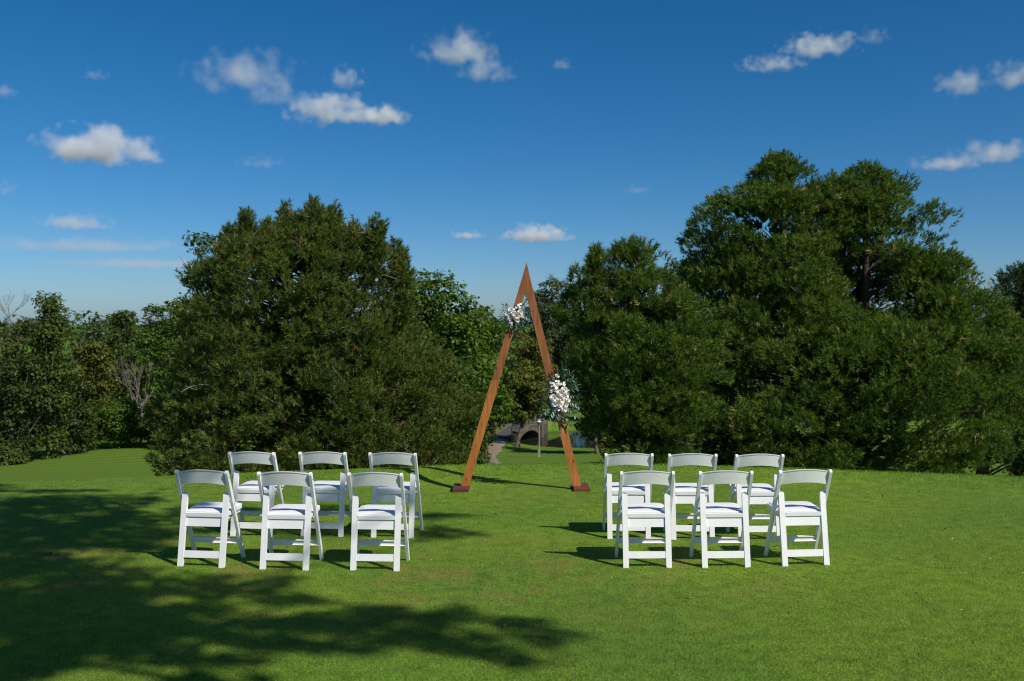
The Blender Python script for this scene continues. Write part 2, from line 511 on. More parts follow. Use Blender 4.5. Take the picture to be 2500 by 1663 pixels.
for i in range(len(S) - 1):
    a, b = S[i], S[i + 1]
    q = [bm.verts.new((a, -1.02, deck_h(a) + 0.03)), bm.verts.new((b, -1.02, deck_h(b) + 0.03)), bm.verts.new((b, 1.02, deck_h(b) + 0.03)), bm.verts.new((a, 1.02, deck_h(a) + 0.03))]
    bm.faces.new(q)
bmesh.ops.remove_doubles(bm, verts=bm.verts, dist=1e-4)
bm_obj('deck', bm, M['deck'], bridge)
bm = bmesh.new()                                           # ring of arch stones, proud of the face
rnd = random.Random(3)
for k in range(23):
    a = PI * (k + 0.5) / 23
    s = 3.7 - 4.5 * math.cos(a); z = arch_h(s) + 0.02
    n = Vector((-math.cos(a) * 0.6, 0, math.sin(a))).normalized()
    u = Vector((n.z, 0, -n.x))
    for y in (-1.235, 1.235):
        prism(bm, [(-0.19, 0), (0.19, 0), (0.21, 0.30 + rnd.uniform(-.04, .06)), (-0.21, 0.30 + rnd.uniform(-.04, .06))], (s, y, z), u, n, (0, 0.12, 0))
o = bm_obj('arch_stones', bm, M['stone_pale'], bridge); o['kind'] = 'stuff'
for y in (-1.08, 1.08):
    bm = bmesh.new()
    for i in range(len(S) - 1):
        a, b = S[i], S[i + 1]
        bar(bm, (a, y, deck_h(a) + 0.12), (b - 0.02, y, deck_h(b) + 0.12 + rnd.uniform(-.01, .02)), 0.2, 0.26, (0, 0, 1))
    bm_obj('kerb', bm, M['stone_pale'], bridge)
    for k in range(9):
        s = -2.0 + k * 1.6
        bm = bmesh.new()
        bar(bm, (s, y, deck_h(s) + 0.1), (s, y, deck_h(s) + 0.98), 0.06, 0.06, (1, 0, 0))
        bm_obj('railing_post', bm, M['iron'], bridge)
    for hh in (0.55, 0.95):
        t = Tubes(); t.add([(s, y, deck_h(s) + hh) for s in np.linspace(-2.0, 10.8, 18)], [0.025] * 18, 4)
        t.obj('rail', M['iron'], bridge)
for s, y in ((8.55, -1.3), (8.55, 1.3), (-1.1, -1.3)):
    bm = bmesh.new()
    z = -0.8
    k = 0
    while z < deck_h(s) + (0.55 if s > 0 else 0.15):
        h = rnd.uniform(0.24, 0.32)
        box(bm, (s + rnd.uniform(-.02, .02), y + rnd.uniform(-.02, .02), z + h / 2), (0.62 - 0.02 * rnd.random(), 0.62 - 0.02 * rnd.random(), h - 0.02))
        z += h
    pier = bm_obj('pier', bm, M['stone_pale'], bridge, bevel=0.03, seg=1)
    bm = bmesh.new(); box(bm, (s, y, z + 0.07), (0.78, 0.78, 0.13))
    bm_obj('capstone', bm, M['stone_pale'], pier, bevel=0.03, seg=1)

# ------------------------------------------------------------------ lamp post on the lower lawn
lx, ly = 2.18, 80.0
lamp = empty('lamp_post', (lx, ly, gz(lx, ly) - 0.03), 'slim pole lamp with a thicker base sleeve on the lower lawn', 'lamp post')
bm = bmesh.new(); bar(bm, (0, 0, 0), (0, 0, 0.72), 0.17, 0.17, (1, 0, 0)); bm_obj('base_sleeve', bm, M['post'], lamp, bevel=0.03)
t = Tubes(); t.add([(0, 0, 0.68), (0, 0, 1.6), (0, 0, 2.62)], [0.055, 0.05, 0.045], 10); t.obj('pole', M['post'], lamp)
bm = bmesh.new()
bmesh.ops.create_cone(bm, cap_ends=True, segments=8, radius1=0.11, radius2=0.17, depth=0.26, matrix=Matrix.Translation((0, 0, 2.75)))
head = bm_obj('lantern', bm, M['lamp_rust'], lamp)
bm = bmesh.new()
bmesh.ops.create_cone(bm, cap_ends=True, segments=8, radius1=0.23, radius2=0.05, depth=0.14, matrix=Matrix.Translation((0, 0, 2.955)))
bmesh.ops.create_uvsphere(bm, u_segments=8, v_segments=6, radius=0.05, matrix=Matrix.Translation((0, 0, 3.04)))
bm_obj('lantern_cap', bm, M['lamp_white'], head)

# bank rocks by the bridge end
for k, (x, y, r, lab) in enumerate(((4.35, 110.6, 0.55, 'largest pale rock on the bank beside the bridge pier'), (5.35, 110.9, 0.36, 'middle sized pale rock on the pond bank'), (6.2, 111.1, 0.25, 'smallest pale rock on the pond bank, away from the bridge'))):
    bm = bmesh.new()
    bmesh.ops.create_icosphere(bm, subdivisions=2, radius=r)
    rr = random.Random(k + 9)
    for v in bm.verts:
        v.co *= rr.uniform(0.8, 1.12); v.co.z *= 0.62
    o = bm_obj('bank_rock', bm, M['stone_pale'])
    o.location = (x, y, gz(x, y) + r * 0.2)
    tag(o, lab, 'rock', 'rocks on the pond bank')

# ------------------------------------------------------------------ pines
def needles(P, A, rng, per, stem, ln, wid):
    """tufts of needles: P origins, A axes -> triangle verts, tint"""
    n = len(P)
    ref = norm(rng.normal(size=(n, 3)))
    U = norm(np.cross(A, ref)); V = np.cross(A, U)
    ang = rng.uniform(0, 2 * PI, (n, per)); spread = rng.uniform(0.45, 1.45, (n, per)); along = rng.uniform(0, 1, (n, per))
    spread = spread * (1 - 0.4 * along)
    rad = U[:, None] * np.cos(ang)[..., None] + V[:, None] * np.sin(ang)[..., None]
    D = A[:, None] * np.cos(spread)[..., None] + rad * np.sin(spread)[..., None]
    O = P[:, None] + A[:, None] * (along * stem)[..., None]
    L = ln * rng.uniform(0.75, 1.2, (n, per))
    side = norm(np.cross(D, norm(rng.normal(size=(n, per, 3))))) * (wid / 2)
    tri = np.stack([O - side, O + side, O + D * L[..., None]], 2)       # n, per, 3, 3
    return tri.reshape(-1, 3)

def interp_rows(rows, z):
    r = sorted(rows)
    Z = [a[0] for a in r]
    return np.interp(z, Z, [a[1] for a in r]), np.interp(z, Z, [a[2] for a in r])

def pine(name, label, base, rows_list, needle, seed, clump_area, per_clump=16, per=24, trunk_r=0.22, tuft=(0.16, 0.13, 0.011),
         dmax=4.0, ratio=0.85, upright=0.55, stems=1, dead=40, lump=0.35, clump_r=0.42, dome=0.62, inset_k=0.7, inner=0.66):
    rng = np.random.default_rng(seed)
    bx, by = base
    bz = gz(bx, by) - 0.15
    root = empty(name, (bx, by, bz), label, 'pine tree', 'pine trees beyond the green')
    C, O, WS, CN = [], [], [], []
    for rows, yc in rows_list:
        zmin, zmax = min(r[0] for r in rows), max(r[0] for r in rows)
        zz = np.linspace(zmin, zmax, 60)
        xl, xr = interp_rows(rows, zz)
        hw = np.minimum((xr - xl) / 2, 9)
        area = 2 * PI * np.sum(np.maximum(hw, 0.05) * np.sqrt(1 + np.gradient(hw, zz) ** 2)) * (zz[1] - zz[0])
        cnt = int(area / clump_area * 1.35)
        p = (hw * np.sqrt(1 + np.gradient(hw, zz) ** 2)); p /= p.sum()
        z = zz[rng.choice(60, cnt, p=p)] + rng.uniform(-.5, .5, cnt) * (zz[1] - zz[0])
        z = np.clip(z, zmin, zmax)
        xl, xr = interp_rows(rows, z)
        w = (xr - xl) / 2; c = (xr + xl) / 2
        d = np.minimum(w * ratio, dmax)
        ph = rng.uniform(0, 2 * PI, cnt)
        r = 1 - 0.42 * rng.random(cnt) ** 2.2
        # bough structure: pull clumps into tiers, leaving dark gaps between them
        g = np.sin(z * 4.1 + 2.2 * np.sin(ph * 2.0 + seed) + seed) + 0.9 * np.sin(ph * 5 + z * 1.7 + seed * 2)
        r = r - lump * 0.22 * (g < -0.2)
        keep = rng.random(cnt) > lump * (g < -0.75)
        inset = np.clip((w - clump_r * inset_k) / np.maximum(w, 0.01), 0.15, 1)
        x = c + w * r * inset * np.cos(ph); y = yc + d * r * np.clip((d - clump_r * inset_k) / np.maximum(d, .01), .15, 1) * np.sin(ph)
        ztop = np.clip((z - zmin) / (zmax - zmin), 0, 1)
        o = np.stack([np.cos(ph), np.sin(ph), 0.15 + 0.9 * ztop ** 2], -1)
        C.append(np.stack([x, y, z - clump_r * 0.5 * ztop ** 3], -1)[keep]); O.append(norm(o)[keep])
        CN.append(np.stack([c, np.full(cnt, yc), z], -1)[keep])
        WS.append(np.full(int(keep.sum()), np.clip(hw.max() * 0.62, 0.16, clump_r) / clump_r))
    C = np.concatenate(C); O = np.concatenate(O)
    top0 = C[:, 2].max(); WS = np.concatenate(WS)
    n = len(C)
    # tufts sit on a shallow dome at each bough end, so that the top catches light and the underside stays dark
    k = per_clump
    R_ = clump_r * WS[:, None] * rng.uniform(0.65, 1.3, (n, 1))
    rr = np.sqrt(rng.random((n, k))); th = rng.uniform(0, 2 * PI, (n, k))
    dx, dy = rr * np.cos(th) * R_, rr * np.sin(th) * R_
    along_o = dx * O[:, :1] + dy * O[:, 1:2]
    dz = R_ * dome * np.where(WS[:, None] < .75, 2.4, 1.0) * (1 - rr ** 2) - R_ * dome * 0.5 + 0.22 * along_o + rng.normal(size=(n, k)) * 0.05
    off = np.stack([dx, dy, dz], -1)
    P = (C[:, None] + off).reshape(-1, 3)
    rad_ = norm(np.stack([dx, dy, np.zeros_like(dx)], -1))
    A = norm(O[:, None] * 0.55 + np.array([0, 0, upright * 1.2]) + rad_ * (rr * 0.7)[..., None] + norm(rng.normal(size=(n, k, 3))) * 0.5).reshape(-1, 3)
    tri = needles(P, A, rng, per, *tuft)
    clump_t = np.repeat(rng.uniform(0, 0.55, n), k)
    tuft_t = np.clip(clump_t + rng.uniform(0, 0.4, n * k), 0, 0.94)
    tuft_t[rng.random(n * k) > 0.972] = 1.0
    tint = np.repeat(tuft_t, per * 3)
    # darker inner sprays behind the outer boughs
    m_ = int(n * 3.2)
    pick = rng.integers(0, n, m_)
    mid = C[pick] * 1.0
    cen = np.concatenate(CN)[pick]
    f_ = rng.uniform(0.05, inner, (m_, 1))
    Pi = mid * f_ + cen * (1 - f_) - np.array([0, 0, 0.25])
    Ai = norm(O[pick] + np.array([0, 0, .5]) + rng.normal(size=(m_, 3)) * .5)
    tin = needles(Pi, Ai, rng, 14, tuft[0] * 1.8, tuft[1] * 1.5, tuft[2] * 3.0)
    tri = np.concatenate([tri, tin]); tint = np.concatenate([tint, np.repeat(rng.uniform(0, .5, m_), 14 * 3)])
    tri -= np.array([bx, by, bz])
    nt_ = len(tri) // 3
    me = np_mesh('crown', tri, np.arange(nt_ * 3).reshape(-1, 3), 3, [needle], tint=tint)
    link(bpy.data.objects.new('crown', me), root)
    # trunk, boughs
    t = Tubes()
    top = max(max(r[0] for r in rows) for rows, _ in rows_list)
    axes = []
    for sidx in range(stems):
        rows, yc = rows_list[min(sidx, len(rows_list) - 1)]
        zt = max(r[0] for r in rows) - 0.5
        xl, xr = interp_rows(rows, zt - 0.3)
        p1 = np.array([(xl + xr) / 2, yc, zt])
        p0 = np.array([bx, by, bz])
        path = curve_pts(p0, p1, np.array([rng.normal() * .15, rng.normal() * .15, 0]), 9)
        t.add(path - p0, np.linspace(trunk_r * (1 if sidx == 0 else .75), 0.04, 9), 9)
        axes.append(path)
    for i in range(0, n, 3):
        c = C[i]
        ax = axes[int(np.argmin([np.abs(a[:, 0] - c[0]).min() + abs(a[-1, 2] - c[2]) * .05 for a in axes]))]
        dist = np.linalg.norm(c[:2] - np.array([bx, by]))
        zz = np.clip(c[2] - rng.uniform(0.0, 0.55) * dist, ax[0, 2] + 0.35, ax[-1, 2])
        s = np.array([np.interp(zz, ax[:, 2], ax[:, 0]), np.interp(zz, ax[:, 2], ax[:, 1]), zz])
        big = rng.random() < 0.25
        path = curve_pts(s, c, np.array([rng.normal() * .2, rng.normal() * .2, rng.uniform(-.10, .06) * dist]), 5)
        t.add(path - np.array([bx, by, bz]), np.linspace(0.045 if big else 0.020, 0.006, 5), 4)
    t.obj('trunk', M['bark_pine'], root)
    # bare grey twigs poking out between the needles
    if dead:
        t = Tubes()
        for i in rng.choice(n, min(dead, n), replace=False):
            d = norm(O[i] * 0.8 + rng.normal(size=3) * 0.6)
            p0 = C[i] - d * 0.25; p1 = C[i] + d * rng.uniform(0.3, 0.65)
            t.add(curve_pts(p0, p1, rng.normal(size=3) * .06, 4) - np.array([bx, by, bz]), [0.017, 0.014, 0.010, 0.005], 4)
            m_ = p0 * .4 + p1 * .6
            t.add(curve_pts(m_, m_ + norm(d + rng.normal(size=3) * .6) * 0.25, (0, 0, 0), 3) - np.array([bx, by, bz]), [0.010, 0.007, 0.004], 4)
        t.obj('bare_twigs', M['dead'], root)['kind'] = 'stuff'
    return root

P1 = [(4.85, -5.2, -4.4), (4.62, -5.87, -4.13), (4.42, -6.4, -3.86), (4.22, -6.75, -3.26), (4.0, -7.4, -3.0), (3.65, -7.95, -2.68), (3.31, -8.38, -2.49), (2.65, -8.49, -2.44), (2.0, -8.55, -2.11), (1.35, -8.58, -1.62), (0.8, -8.66, -0.85), (0.25, -8.71, -0.38), (-0.29, -9.04, -0.15), (-0.84, -9.2, -0.4), (-1.27, -9.2, -0.75), (-1.71, -8.93, -1.1), (-1.93, -7.4, -3.04)]
spires1 = [[(z - .2, x - .05, x + .05), (z - .4, x - .22, x + .22), (z - .9, x - .3, x + .3), (z - 1.4, x - .3, x + .3)]
           for x, z in ((-6.5, 4.86), (-6.1, 4.72), (-5.72, 5.05), (-5.3, 4.98), (-4.85, 5.18), (-4.45, 5.1), (-4.0, 5.0), (-3.62, 4.72), (-3.25, 4.6), (-7.05, 4.5), (-2.9, 4.2), (-7.5, 4.0), (-2.6, 3.6))]
S1 = [(6.58, 7.02, 7.36), (6.40, 6.57, 8.06), (6.19, 6.41, 8.32), (5.93, 6.32, 8.69), (5.60, 6.25, 8.80), (5.45, 5.88, 8.81), (5.18, 4.88, 9.03), (5.01, 4.77, 9.03), (4.54, 4.82, 9.03), (4.08, 4.76, 9.03), (3.62, 4.41, 9.03), (3.16, 4.18, 8.81), (2.58, 4.64, 8.34)]
S2 = [(6.45, 9.65, 10.34), (6.24, 9.01, 10.65), (5.93, 8.69, 11.00), (5.58, 8.34, 11.02), (5.29, 8.34, 11.13), (5.02, 8.34, 11.87), (4.78, 8.34, 12.06), (4.31, 8.34, 12.11), (3.85, 8.59, 11.93), (3.39, 9.85, 12.33), (2.92, 10.42, 12.85), (2.47, 10.65, 13.31)]
S3 = [(2.3, 8.0, 10.6), (1.9, 6.4, 12.2), (1.5, 5.4, 13.2), (1.08, 4.75, 13.9), (0.15, 4.3, 14.12), (-0.78, 4.06, 13.90), (-1.47, 4.18, 12.73), (-1.82, 4.29, 10.42), (-2.03, 4.41, 9.50)]
S5 = [(4.3, 5.6, 8.4), (3.7, 4.7, 8.7), (2.9, 4.3, 8.9), (2.2, 4.5, 9.0), (1.3, 4.6, 9.0)]
S6 = [(3.9, 10.3, 11.9), (3.3, 10.0, 12.5), (2.6, 9.9, 13.0), (1.9, 9.8, 13.5), (1.2, 9.8, 13.6)]
P3 = [(3.98, 2.5, 3.5), (3.88, 2.21, 3.58), (3.57, 2.0, 3.84), (3.26, 1.8, 3.99), (2.94, 1.38, 4.26), (2.52, 1.06, 4.52), (2.21, 1.01, 4.94), (1.58, 1.06, 5.46), (0.95, 1.17, 5.46), (0.33, 1.38, 5.04), (-0.31, 1.69, 4.83), (-0.93, 2.01, 4.41), (-1.40, 2.21, 4.20)]
P3s = [[(4.07, 1.99, 2.05), (3.82, 1.85, 2.19), (3.29, 1.77, 2.27), (2.51, 1.77, 2.27)], [(3.22, 1.58, 1.64), (2.96, 1.47, 1.76), (2.71, 1.41, 1.82), (2.21, 1.41, 1.82)],
       [(2.98, 1.10, 1.16), (2.72, 0.99, 1.25), (2.49, 0.94, 1.31), (2.00, 0.94, 1.31)], [(3.77, 2.53, 2.59), (3.51, 2.43, 2.68), (3.29, 2.37, 2.74), (2.82, 2.37, 2.74)]]
P4 = [(3.83, 15.27, 15.66), (3.44, 14.7, 16.25), (2.79, 14.5, 16.64), (1.74, 14.4, 17.04), (-0.09, 14.2, 17.3), (-1.66, 14.1, 17.3), (-2.71, 14.4, 17.04)]

S4 = [(4.3, 8.9, 9.9), (3.95, 8.7, 10.2), (2.9, 8.3, 10.9), (2.3, 8.2, 11.0)]
S7 = [(5.95, 8.3, 9.3), (5.5, 7.7, 9.8), (4.7, 7.5, 10.0), (4.1, 7.7, 9.7)]
S3b = [[(t, x - .3, x + .3), (t - .35, x - .8, x + .8), (t - .9, x - 1.0, x + 1.0), (t - 1.5, x - 1.0, x + 1.0)] for x, t in ((5.4, 2.3), (7.1, 2.9), (8.7, 2.6), (11.2, 2.9), (13.1, 2.3), (4.6, 1.4))]
pine('pine_tree', 'broad rounded olive green pine behind the left chairs', (-5.0, 25.2), [(P1, 25.0)] + [(s, 24.2 + 0.5 * (i % 4)) for i, s in enumerate(spires1)],
     M['needle_a'], 11, 0.205, 19, 17, 0.20, upright=0.6, dead=110, tuft=(0.12, 0.115, 0.0195), clump_r=0.33, lump=0.20, dome=0.8, inset_k=1.15)
pine('pine_tree', 'tallest pine with twin rounded tops behind the right chairs', (9.6, 27.2), [(S1, 27.0), (S2, 27.3), (S3, 26.5), (S4, 28.2), (S7, 27.2), (S5, 26.4), (S6, 26.6)] + [(b_, 26.0 + .4 * (i % 3)) for i, b_ in enumerate(S3b)],
     M['needle_b'], 23, 0.50, 42, 15, 0.30, upright=0.5, stems=2, dead=60, lump=0.62, clump_r=0.58, tuft=(0.13, 0.125, 0.022), dome=0.8, inner=0.56)
pine('pine_tree', 'spiky topped pine between the wooden arch and tallest pine', (3.4, 24.4), [(P3, 24.0)] + [(s, 23.6) for s in P3s],
     M['needle_b'], 37, 0.36, 32, 19, 0.18, upright=0.6, dead=30, lump=0.5, inset_k=0.9, inner=0.6, clump_r=0.46, tuft=(0.14, 0.13, 0.018))
pine('pine_tree', 'dark narrow pine at the right edge of the photo', (14.2, 30.3), [(P4, 30.0)],
     M['needle_c'], 41, 0.5, 32, 18, 0.2, upright=0.6, dead=10, lump=0.5, clump_r=0.55, tuft=(0.14, 0.13, 0.02))

# ------------------------------------------------------------------ broadleaf trees and shrubs
def leaves_mesh(P, Nrm, rng, size, mat, tint):
    n = len(P)
    a = norm(np.cross(Nrm, norm(rng.normal(size=(n, 3)))))
    b = np.cross(Nrm, a)
    s = size * rng.uniform(0.65, 1.3, (n, 1))
    fold = Nrm * s * 0.15
    V = np.stack([P - a * s * .5, P + b * s * .30 + fold, P + a * s * .62, P - b * s * .30 + fold], 1).reshape(-1, 3)
    return np_mesh('crown', V, np.arange(n * 4).reshape(-1, 4), 4, [mat], tint=np.repeat(tint, 4))

def broadleaf(name, label, cat, x, y, z_top, half_w, z_bot, mat, seed, leaf=0.25, density=14, lobes=22, lobe_r=0.34, trunk=True,
              trunk_r=0.2, depth=None, sparse=0.0, group=None, bark='bark_grey', zbase=None, lean=(0, 0), limbs=True):
    """crown from z_bot to z_top, built of leafy lobes; trunk from the ground"""
    rng = np.random.default_rng(seed)
    bz = gz(x, y) - 0.1 if zbase is None else zbase
    root = empty(name, (x, y, bz), label, cat, group)
    ry = depth or half_w
    rz = (z_top - z_bot) / 2
    c0 = np.array([x + lean[0], y + lean[1], (z_top + z_bot) / 2])
    rl = lobe_r * min(half_w, rz * 1.2)
    dirs = norm(rng.normal(size=(lobes * 3, 3)))
    # spread the lobes by rejection
    pick = [0]
    for i in range(1, lobes * 3):
        if len(pick) >= lobes: break
        if min(np.linalg.norm(dirs[i] - dirs[j]) for j in pick) > 1.55 / math.sqrt(lobes): pick.append(i)
    D = dirs[pick]
    R = np.array([max(half_w - rl * .8, .1), max(ry - rl * .8, .1), max(rz - rl * .8, .1)])
    LC = c0 + D * R * rng.uniform(0.72, 1.03, (len(D), 1))
    LR = rl * rng.uniform(0.65, 1.2, len(D))
    Ps, Ns, Ts = [], [], []
    for c, r in zip(LC, LR):
        n = max(int(4 * PI * r * r * density * 1.6 * (1 - sparse)), 12)
        d = norm(rng.normal(size=(n, 3)))
        d[:, 2] = np.abs(d[:, 2]) * np.where(rng.random(n) < 0.78, 1, -1)
        u = rng.random(n)
        rr = r * (1 - 0.5 * u ** 1.6)
        wob = 1 + 0.22 * np.sin(d[:, 0] * 5 + c[0] * 3) * np.sin(d[:, 1] * 5 + c[1]) + 0.2 * np.sin(d[:, 2] * 7 + c[2] * 2)
        Ps.append(c + d * (rr * wob)[:, None] * np.array([1, 1, 0.85]))
        Ns.append(norm(d * 0.8 + np.array([0, 0, 0.7]) + norm(rng.normal(size=(n, 3))) * 0.75))
        Ts.append(np.clip(rng.uniform(0.0, 0.45) + rng.uniform(0, 0.55, n), 0, 1))
    # a thinner fill so that the middle is not empty
    n = int(sum(len(p) for p in Ps) * 0.35 * (1 - sparse))
    d = norm(rng.normal(size=(n, 3))) * (rng.random((n, 1)) ** 0.4) * 0.85
    Ps.append(c0 + d * R); Ns.append(norm(rng.normal(size=(n, 3)) + np.array([0, 0, .6]))); Ts.append(rng.uniform(0, .6, n))
    P = np.concatenate(Ps) - np.array([x, y, bz])
    me = leaves_mesh(P, np.concatenate(Ns), rng, leaf, mat, np.concatenate(Ts))
    link(bpy.data.objects.new('crown', me), root)
    if trunk:
        t = Tubes()
        fork = c0 + np.array([0, 0, -rz * 0.55]) - np.array([x, y, bz])
        path = curve_pts((0, 0, 0), fork, (rng.normal() * .2 * trunk_r * 4, rng.normal() * .1, 0), 7)
        r = np.linspace(trunk_r, trunk_r * .55, 7); r[0] *= 1.5
        t.add(path, r, 8)
        if limbs:
            for c in LC:
                p1 = c - np.array([x, y, bz])
                s = path[rng.integers(4, 7)]
                t.add(curve_pts(s, p1, rng.normal(size=3) * .05 * half_w, 6), np.linspace(trunk_r * .38, trunk_r * .07, 6), 5)
        t.obj('trunk' if name.endswith('tree') else 'stem', M[bark], root)
    return root


WOOD = 'trees of the wood on the left'
BACK = 'broadleaf trees behind the pines'
SHR = 'shrubs along the foot of the wood'
PATHB = 'bushes beside the sandy path'
# behind and beside the pines
broadleaf('leafy_tree', 'leafy tree with big leaves peeping out left of the broad olive pine', 'tree', -11.1, 36, 5.7, 1.7, -2.1, LEAF['mid'], 51, 0.17, 26, 20, 0.36, group=BACK)
broadleaf('leafy_tree', 'bright green leafy tree right of the broad olive pine', 'tree', -3.5, 41, 4.35, 3.4, -4.6, LEAF['bright'], 52, 0.18, 30, 34, 0.32, group=BACK)
broadleaf('leafy_tree', 'leafy tree showing left of the tallest pine top', 'tree', 7.5, 44, 6.2, 1.6, -3.6, LEAF['mid'], 53, 0.18, 26, 20, 0.36, group=BACK)
broadleaf('leafy_tree', 'tall grey green tree far behind the arch apex', 'tree', 5.2, 128, 7.8, 4.8, -10.5, LEAF['grey'], 54, 0.34, 9, 40, 0.28, group=BACK, trunk_r=0.3)
broadleaf('leafy_tree', 'small olive tree leaning over the stone bridge', 'tree', 0.47, 93.0, -1.3, 2.7, -8.7, LEAF['olive'], 55, 0.30, 12, 22, 0.36, group=BACK, trunk_r=0.24, lean=(0.9, 0.3), bark='bark_grey')
broadleaf('leafy_tree', 'green tree in front of the pond, right of the lower flowers', 'tree', 7.4, 86.0, -0.1, 2.8, -9.0, LEAF['mid'], 56, 0.30, 12, 26, 0.34, group=BACK, trunk_r=0.18)
broadleaf('bush', 'low yellowish bush at the pond edge right of the arch', 'bush', 7.9, 88.5, -4.6, 2.2, -9.9, LEAF['olive'], 57, 0.28, 12, 18, 0.36, trunk=False, group=PATHB)
broadleaf('bush', 'low dark bush beside the sandy path, nearest the green', 'bush', -1.75, 50, -2.9, 0.95, -5.9, LEAF['mid'], 58, 0.17, 26, 16, 0.4, trunk=False, group=PATHB)
broadleaf('bush', 'tall green bush behind the path, left of the bridge', 'bush', -2.9, 78, -1.6, 1.7, -9.0, LEAF['mid'], 59, 0.24, 16, 22, 0.36, trunk=False, group=PATHB)
broadleaf('leafy_tree', 'green tree filling the gap between the broad pine and the left arch leg', 'tree', -1.8, 47, 3.4, 1.8, -3.5, LEAF['bright'], 67, 0.19, 26, 28, 0.34, group=BACK, lean=(0.55, 0))
broadleaf('bush', 'small bright sapling at the foot of the spiky topped pine', 'bush', 2.45, 22.6, -0.75, 0.55, -1.95, LEAF['bright'], 65, 0.12, 40, 12, 0.42, trunk=False, group='bushes under the pines')
broadleaf('bush', 'low dark bush between the spiky topped pine and the tallest pine', 'bush', 5.2, 25.2, -0.6, 0.9, -2.3, LEAF['dark'], 66, 0.14, 32, 14, 0.42, trunk=False, group='bushes under the pines')
broadleaf('leafy_tree', 'dark leafy tree behind the left leg of the arch', 'tree', -1.9, 112, 3.6, 3.4, -9.5, LEAF['dark'], 60, 0.32, 11, 26, 0.34, group=BACK)
broadleaf('leafy_tree', 'olive yellow tree across the pond between the arch legs', 'tree', 2.6, 118, 1.6, 3.1, -9.6, LEAF['olive'], 61, 0.32, 11, 28, 0.32, group=BACK)
broadleaf('leafy_tree', 'mid green tree across the pond behind the right arch leg', 'tree', 9.5, 122, 4.4, 3.6, -10.5, LEAF['mid'], 62, 0.34, 10, 28, 0.32, group=BACK)
broadleaf('leafy_tree', 'dark tree filling the gap under the tallest pine', 'tree', 10.5, 62, -0.2, 3.2, -7.0, LEAF['dark'], 64, 0.26, 12, 22, 0.34, group=BACK)
# the wood on the left
broadleaf('leafy_tree', 'half bare tree at the far left edge with thin grey twigs above its leaves', 'tree', -42.2, 84, 3.2, 3.0, -6.0, LEAF['sparse'], 71, 0.28, 11, 22, 0.34, sparse=0.35, group=WOOD, trunk_r=0.28)
broadleaf('leafy_tree', 'tall leafy tree topping the wood near the left edge', 'tree', -38.2, 82, 5.0, 2.3, -10.0, LEAF['mid'], 72, 0.26, 14, 44, 0.40, group=WOOD)
broadleaf('leafy_tree', 'large dark tree at the left edge down to the fairway', 'tree', -39.9, 80, -0.1, 3.2, -10.8, LEAF['dark'], 73, 0.27, 13, 30, 0.32, group=WOOD)
broadleaf('leafy_tree', 'dark narrow tree with its foot on the fairway edge', 'tree', -38.3, 86, -1.6, 2.3, -11.0, LEAF['dark'], 74, 0.27, 13, 22, 0.36, group=WOOD)
broadleaf('leafy_tree', 'hazy low tree in the middle of the left skyline', 'tree', -50.5, 120, 2.4, 3.6, -9.0, LEAF['grey'], 75, 0.34, 9, 28, 0.32, group=WOOD)
broadleaf('leafy_tree', 'tree with the second highest top on the left skyline', 'tree', -44.0, 113, 4.3, 3.2, -10.0, LEAF['mid'], 76, 0.33, 10, 28, 0.32, group=WOOD)
broadleaf('leafy_tree', 'skyline tree touching the left side of the broad pine', 'tree', -37.6, 107, 4.8, 3.1, -10.0, LEAF['bright'], 77, 0.33, 10, 28, 0.32, group=WOOD)
broadleaf('leafy_tree', 'yellowish tree in the middle of the left wood', 'tree', -42.0, 100, 0.7, 2.6, -10.5, LEAF['olive'], 78, 0.31, 11, 24, 0.34, group=WOOD)
broadleaf('leafy_tree', 'fresh green tree low beside the broad pine left flank', 'tree', -30.4, 88, 1.6, 2.4, -10.8, LEAF['bright'], 79, 0.28, 13, 24, 0.34, group=WOOD)
broadleaf('leafy_tree', 'olive tree behind the bare grey tree', 'tree', -37.5, 102, -1.2, 3.0, -11.0, LEAF['mid'], 80, 0.31, 11, 26, 0.34, group=WOOD)
broadleaf('leafy_tree', 'dark tree just outside the left edge of the photo', 'tree', -47.5, 84, 2.6, 3.4, -9.0, LEAF['dark'], 81, 0.28, 11, 26, 0.34, group=WOOD)
broadleaf('shrub', 'rounded green shrub at the fairway edge left of the bare grey tree', 'shrub', -38.0, 88.5, -5.2, 2.0, -10.0, LEAF['mid'], 82, 0.25, 16, 20, 0.38, trunk=False, group=SHR)
broadleaf('shrub', 'vine covered bright shrub below the bare grey tree', 'shrub', -36.0, 91, -4.6, 2.5, -9.9, LEAF['bright'], 83, 0.25, 16, 26, 0.34, trunk=False, group=SHR)
broadleaf('shrub', 'low flat shrub at the left edge of the fairway', 'shrub', -39.4, 77.5, -7.4, 1.8, -9.8, LEAF['mid'], 84, 0.22, 18, 16, 0.42, trunk=False, group=SHR)
broadleaf('shrub', 'shaded shrub against the lower left of the broad pine', 'shrub', -32.6, 92, -5.8, 1.9, -9.9, LEAF['dark'], 85, 0.25, 15, 18, 0.38, trunk=False, group=SHR)
broadleaf('leafy_tree', 'dim tree below the dark pine at the right edge', 'tree', 31.5, 62, -0.5, 3.2, -7.0, LEAF['dark'], 86, 0.26, 12, 24, 0.34, group=BACK)

def branching(t, p, d, L, r, depth, rng, spread=0.45, up=0.25):
    p1 = p + d * L
    t.add(curve_pts(p, p1, rng.normal(size=3) * L * .05, 4), np.linspace(r, r * .6, 4), 5 if depth > 1 else 4)
    if depth == 0: return
    for _ in range(rng.integers(2, 4)):
        nd = norm(d + rng.normal(size=3) * spread + np.array([0, 0, up]))
        branching(t, p + d * L * rng.uniform(.6, 1.0), nd, L * rng.uniform(.6, .82), r * .58, depth - 1, rng, spread, up)

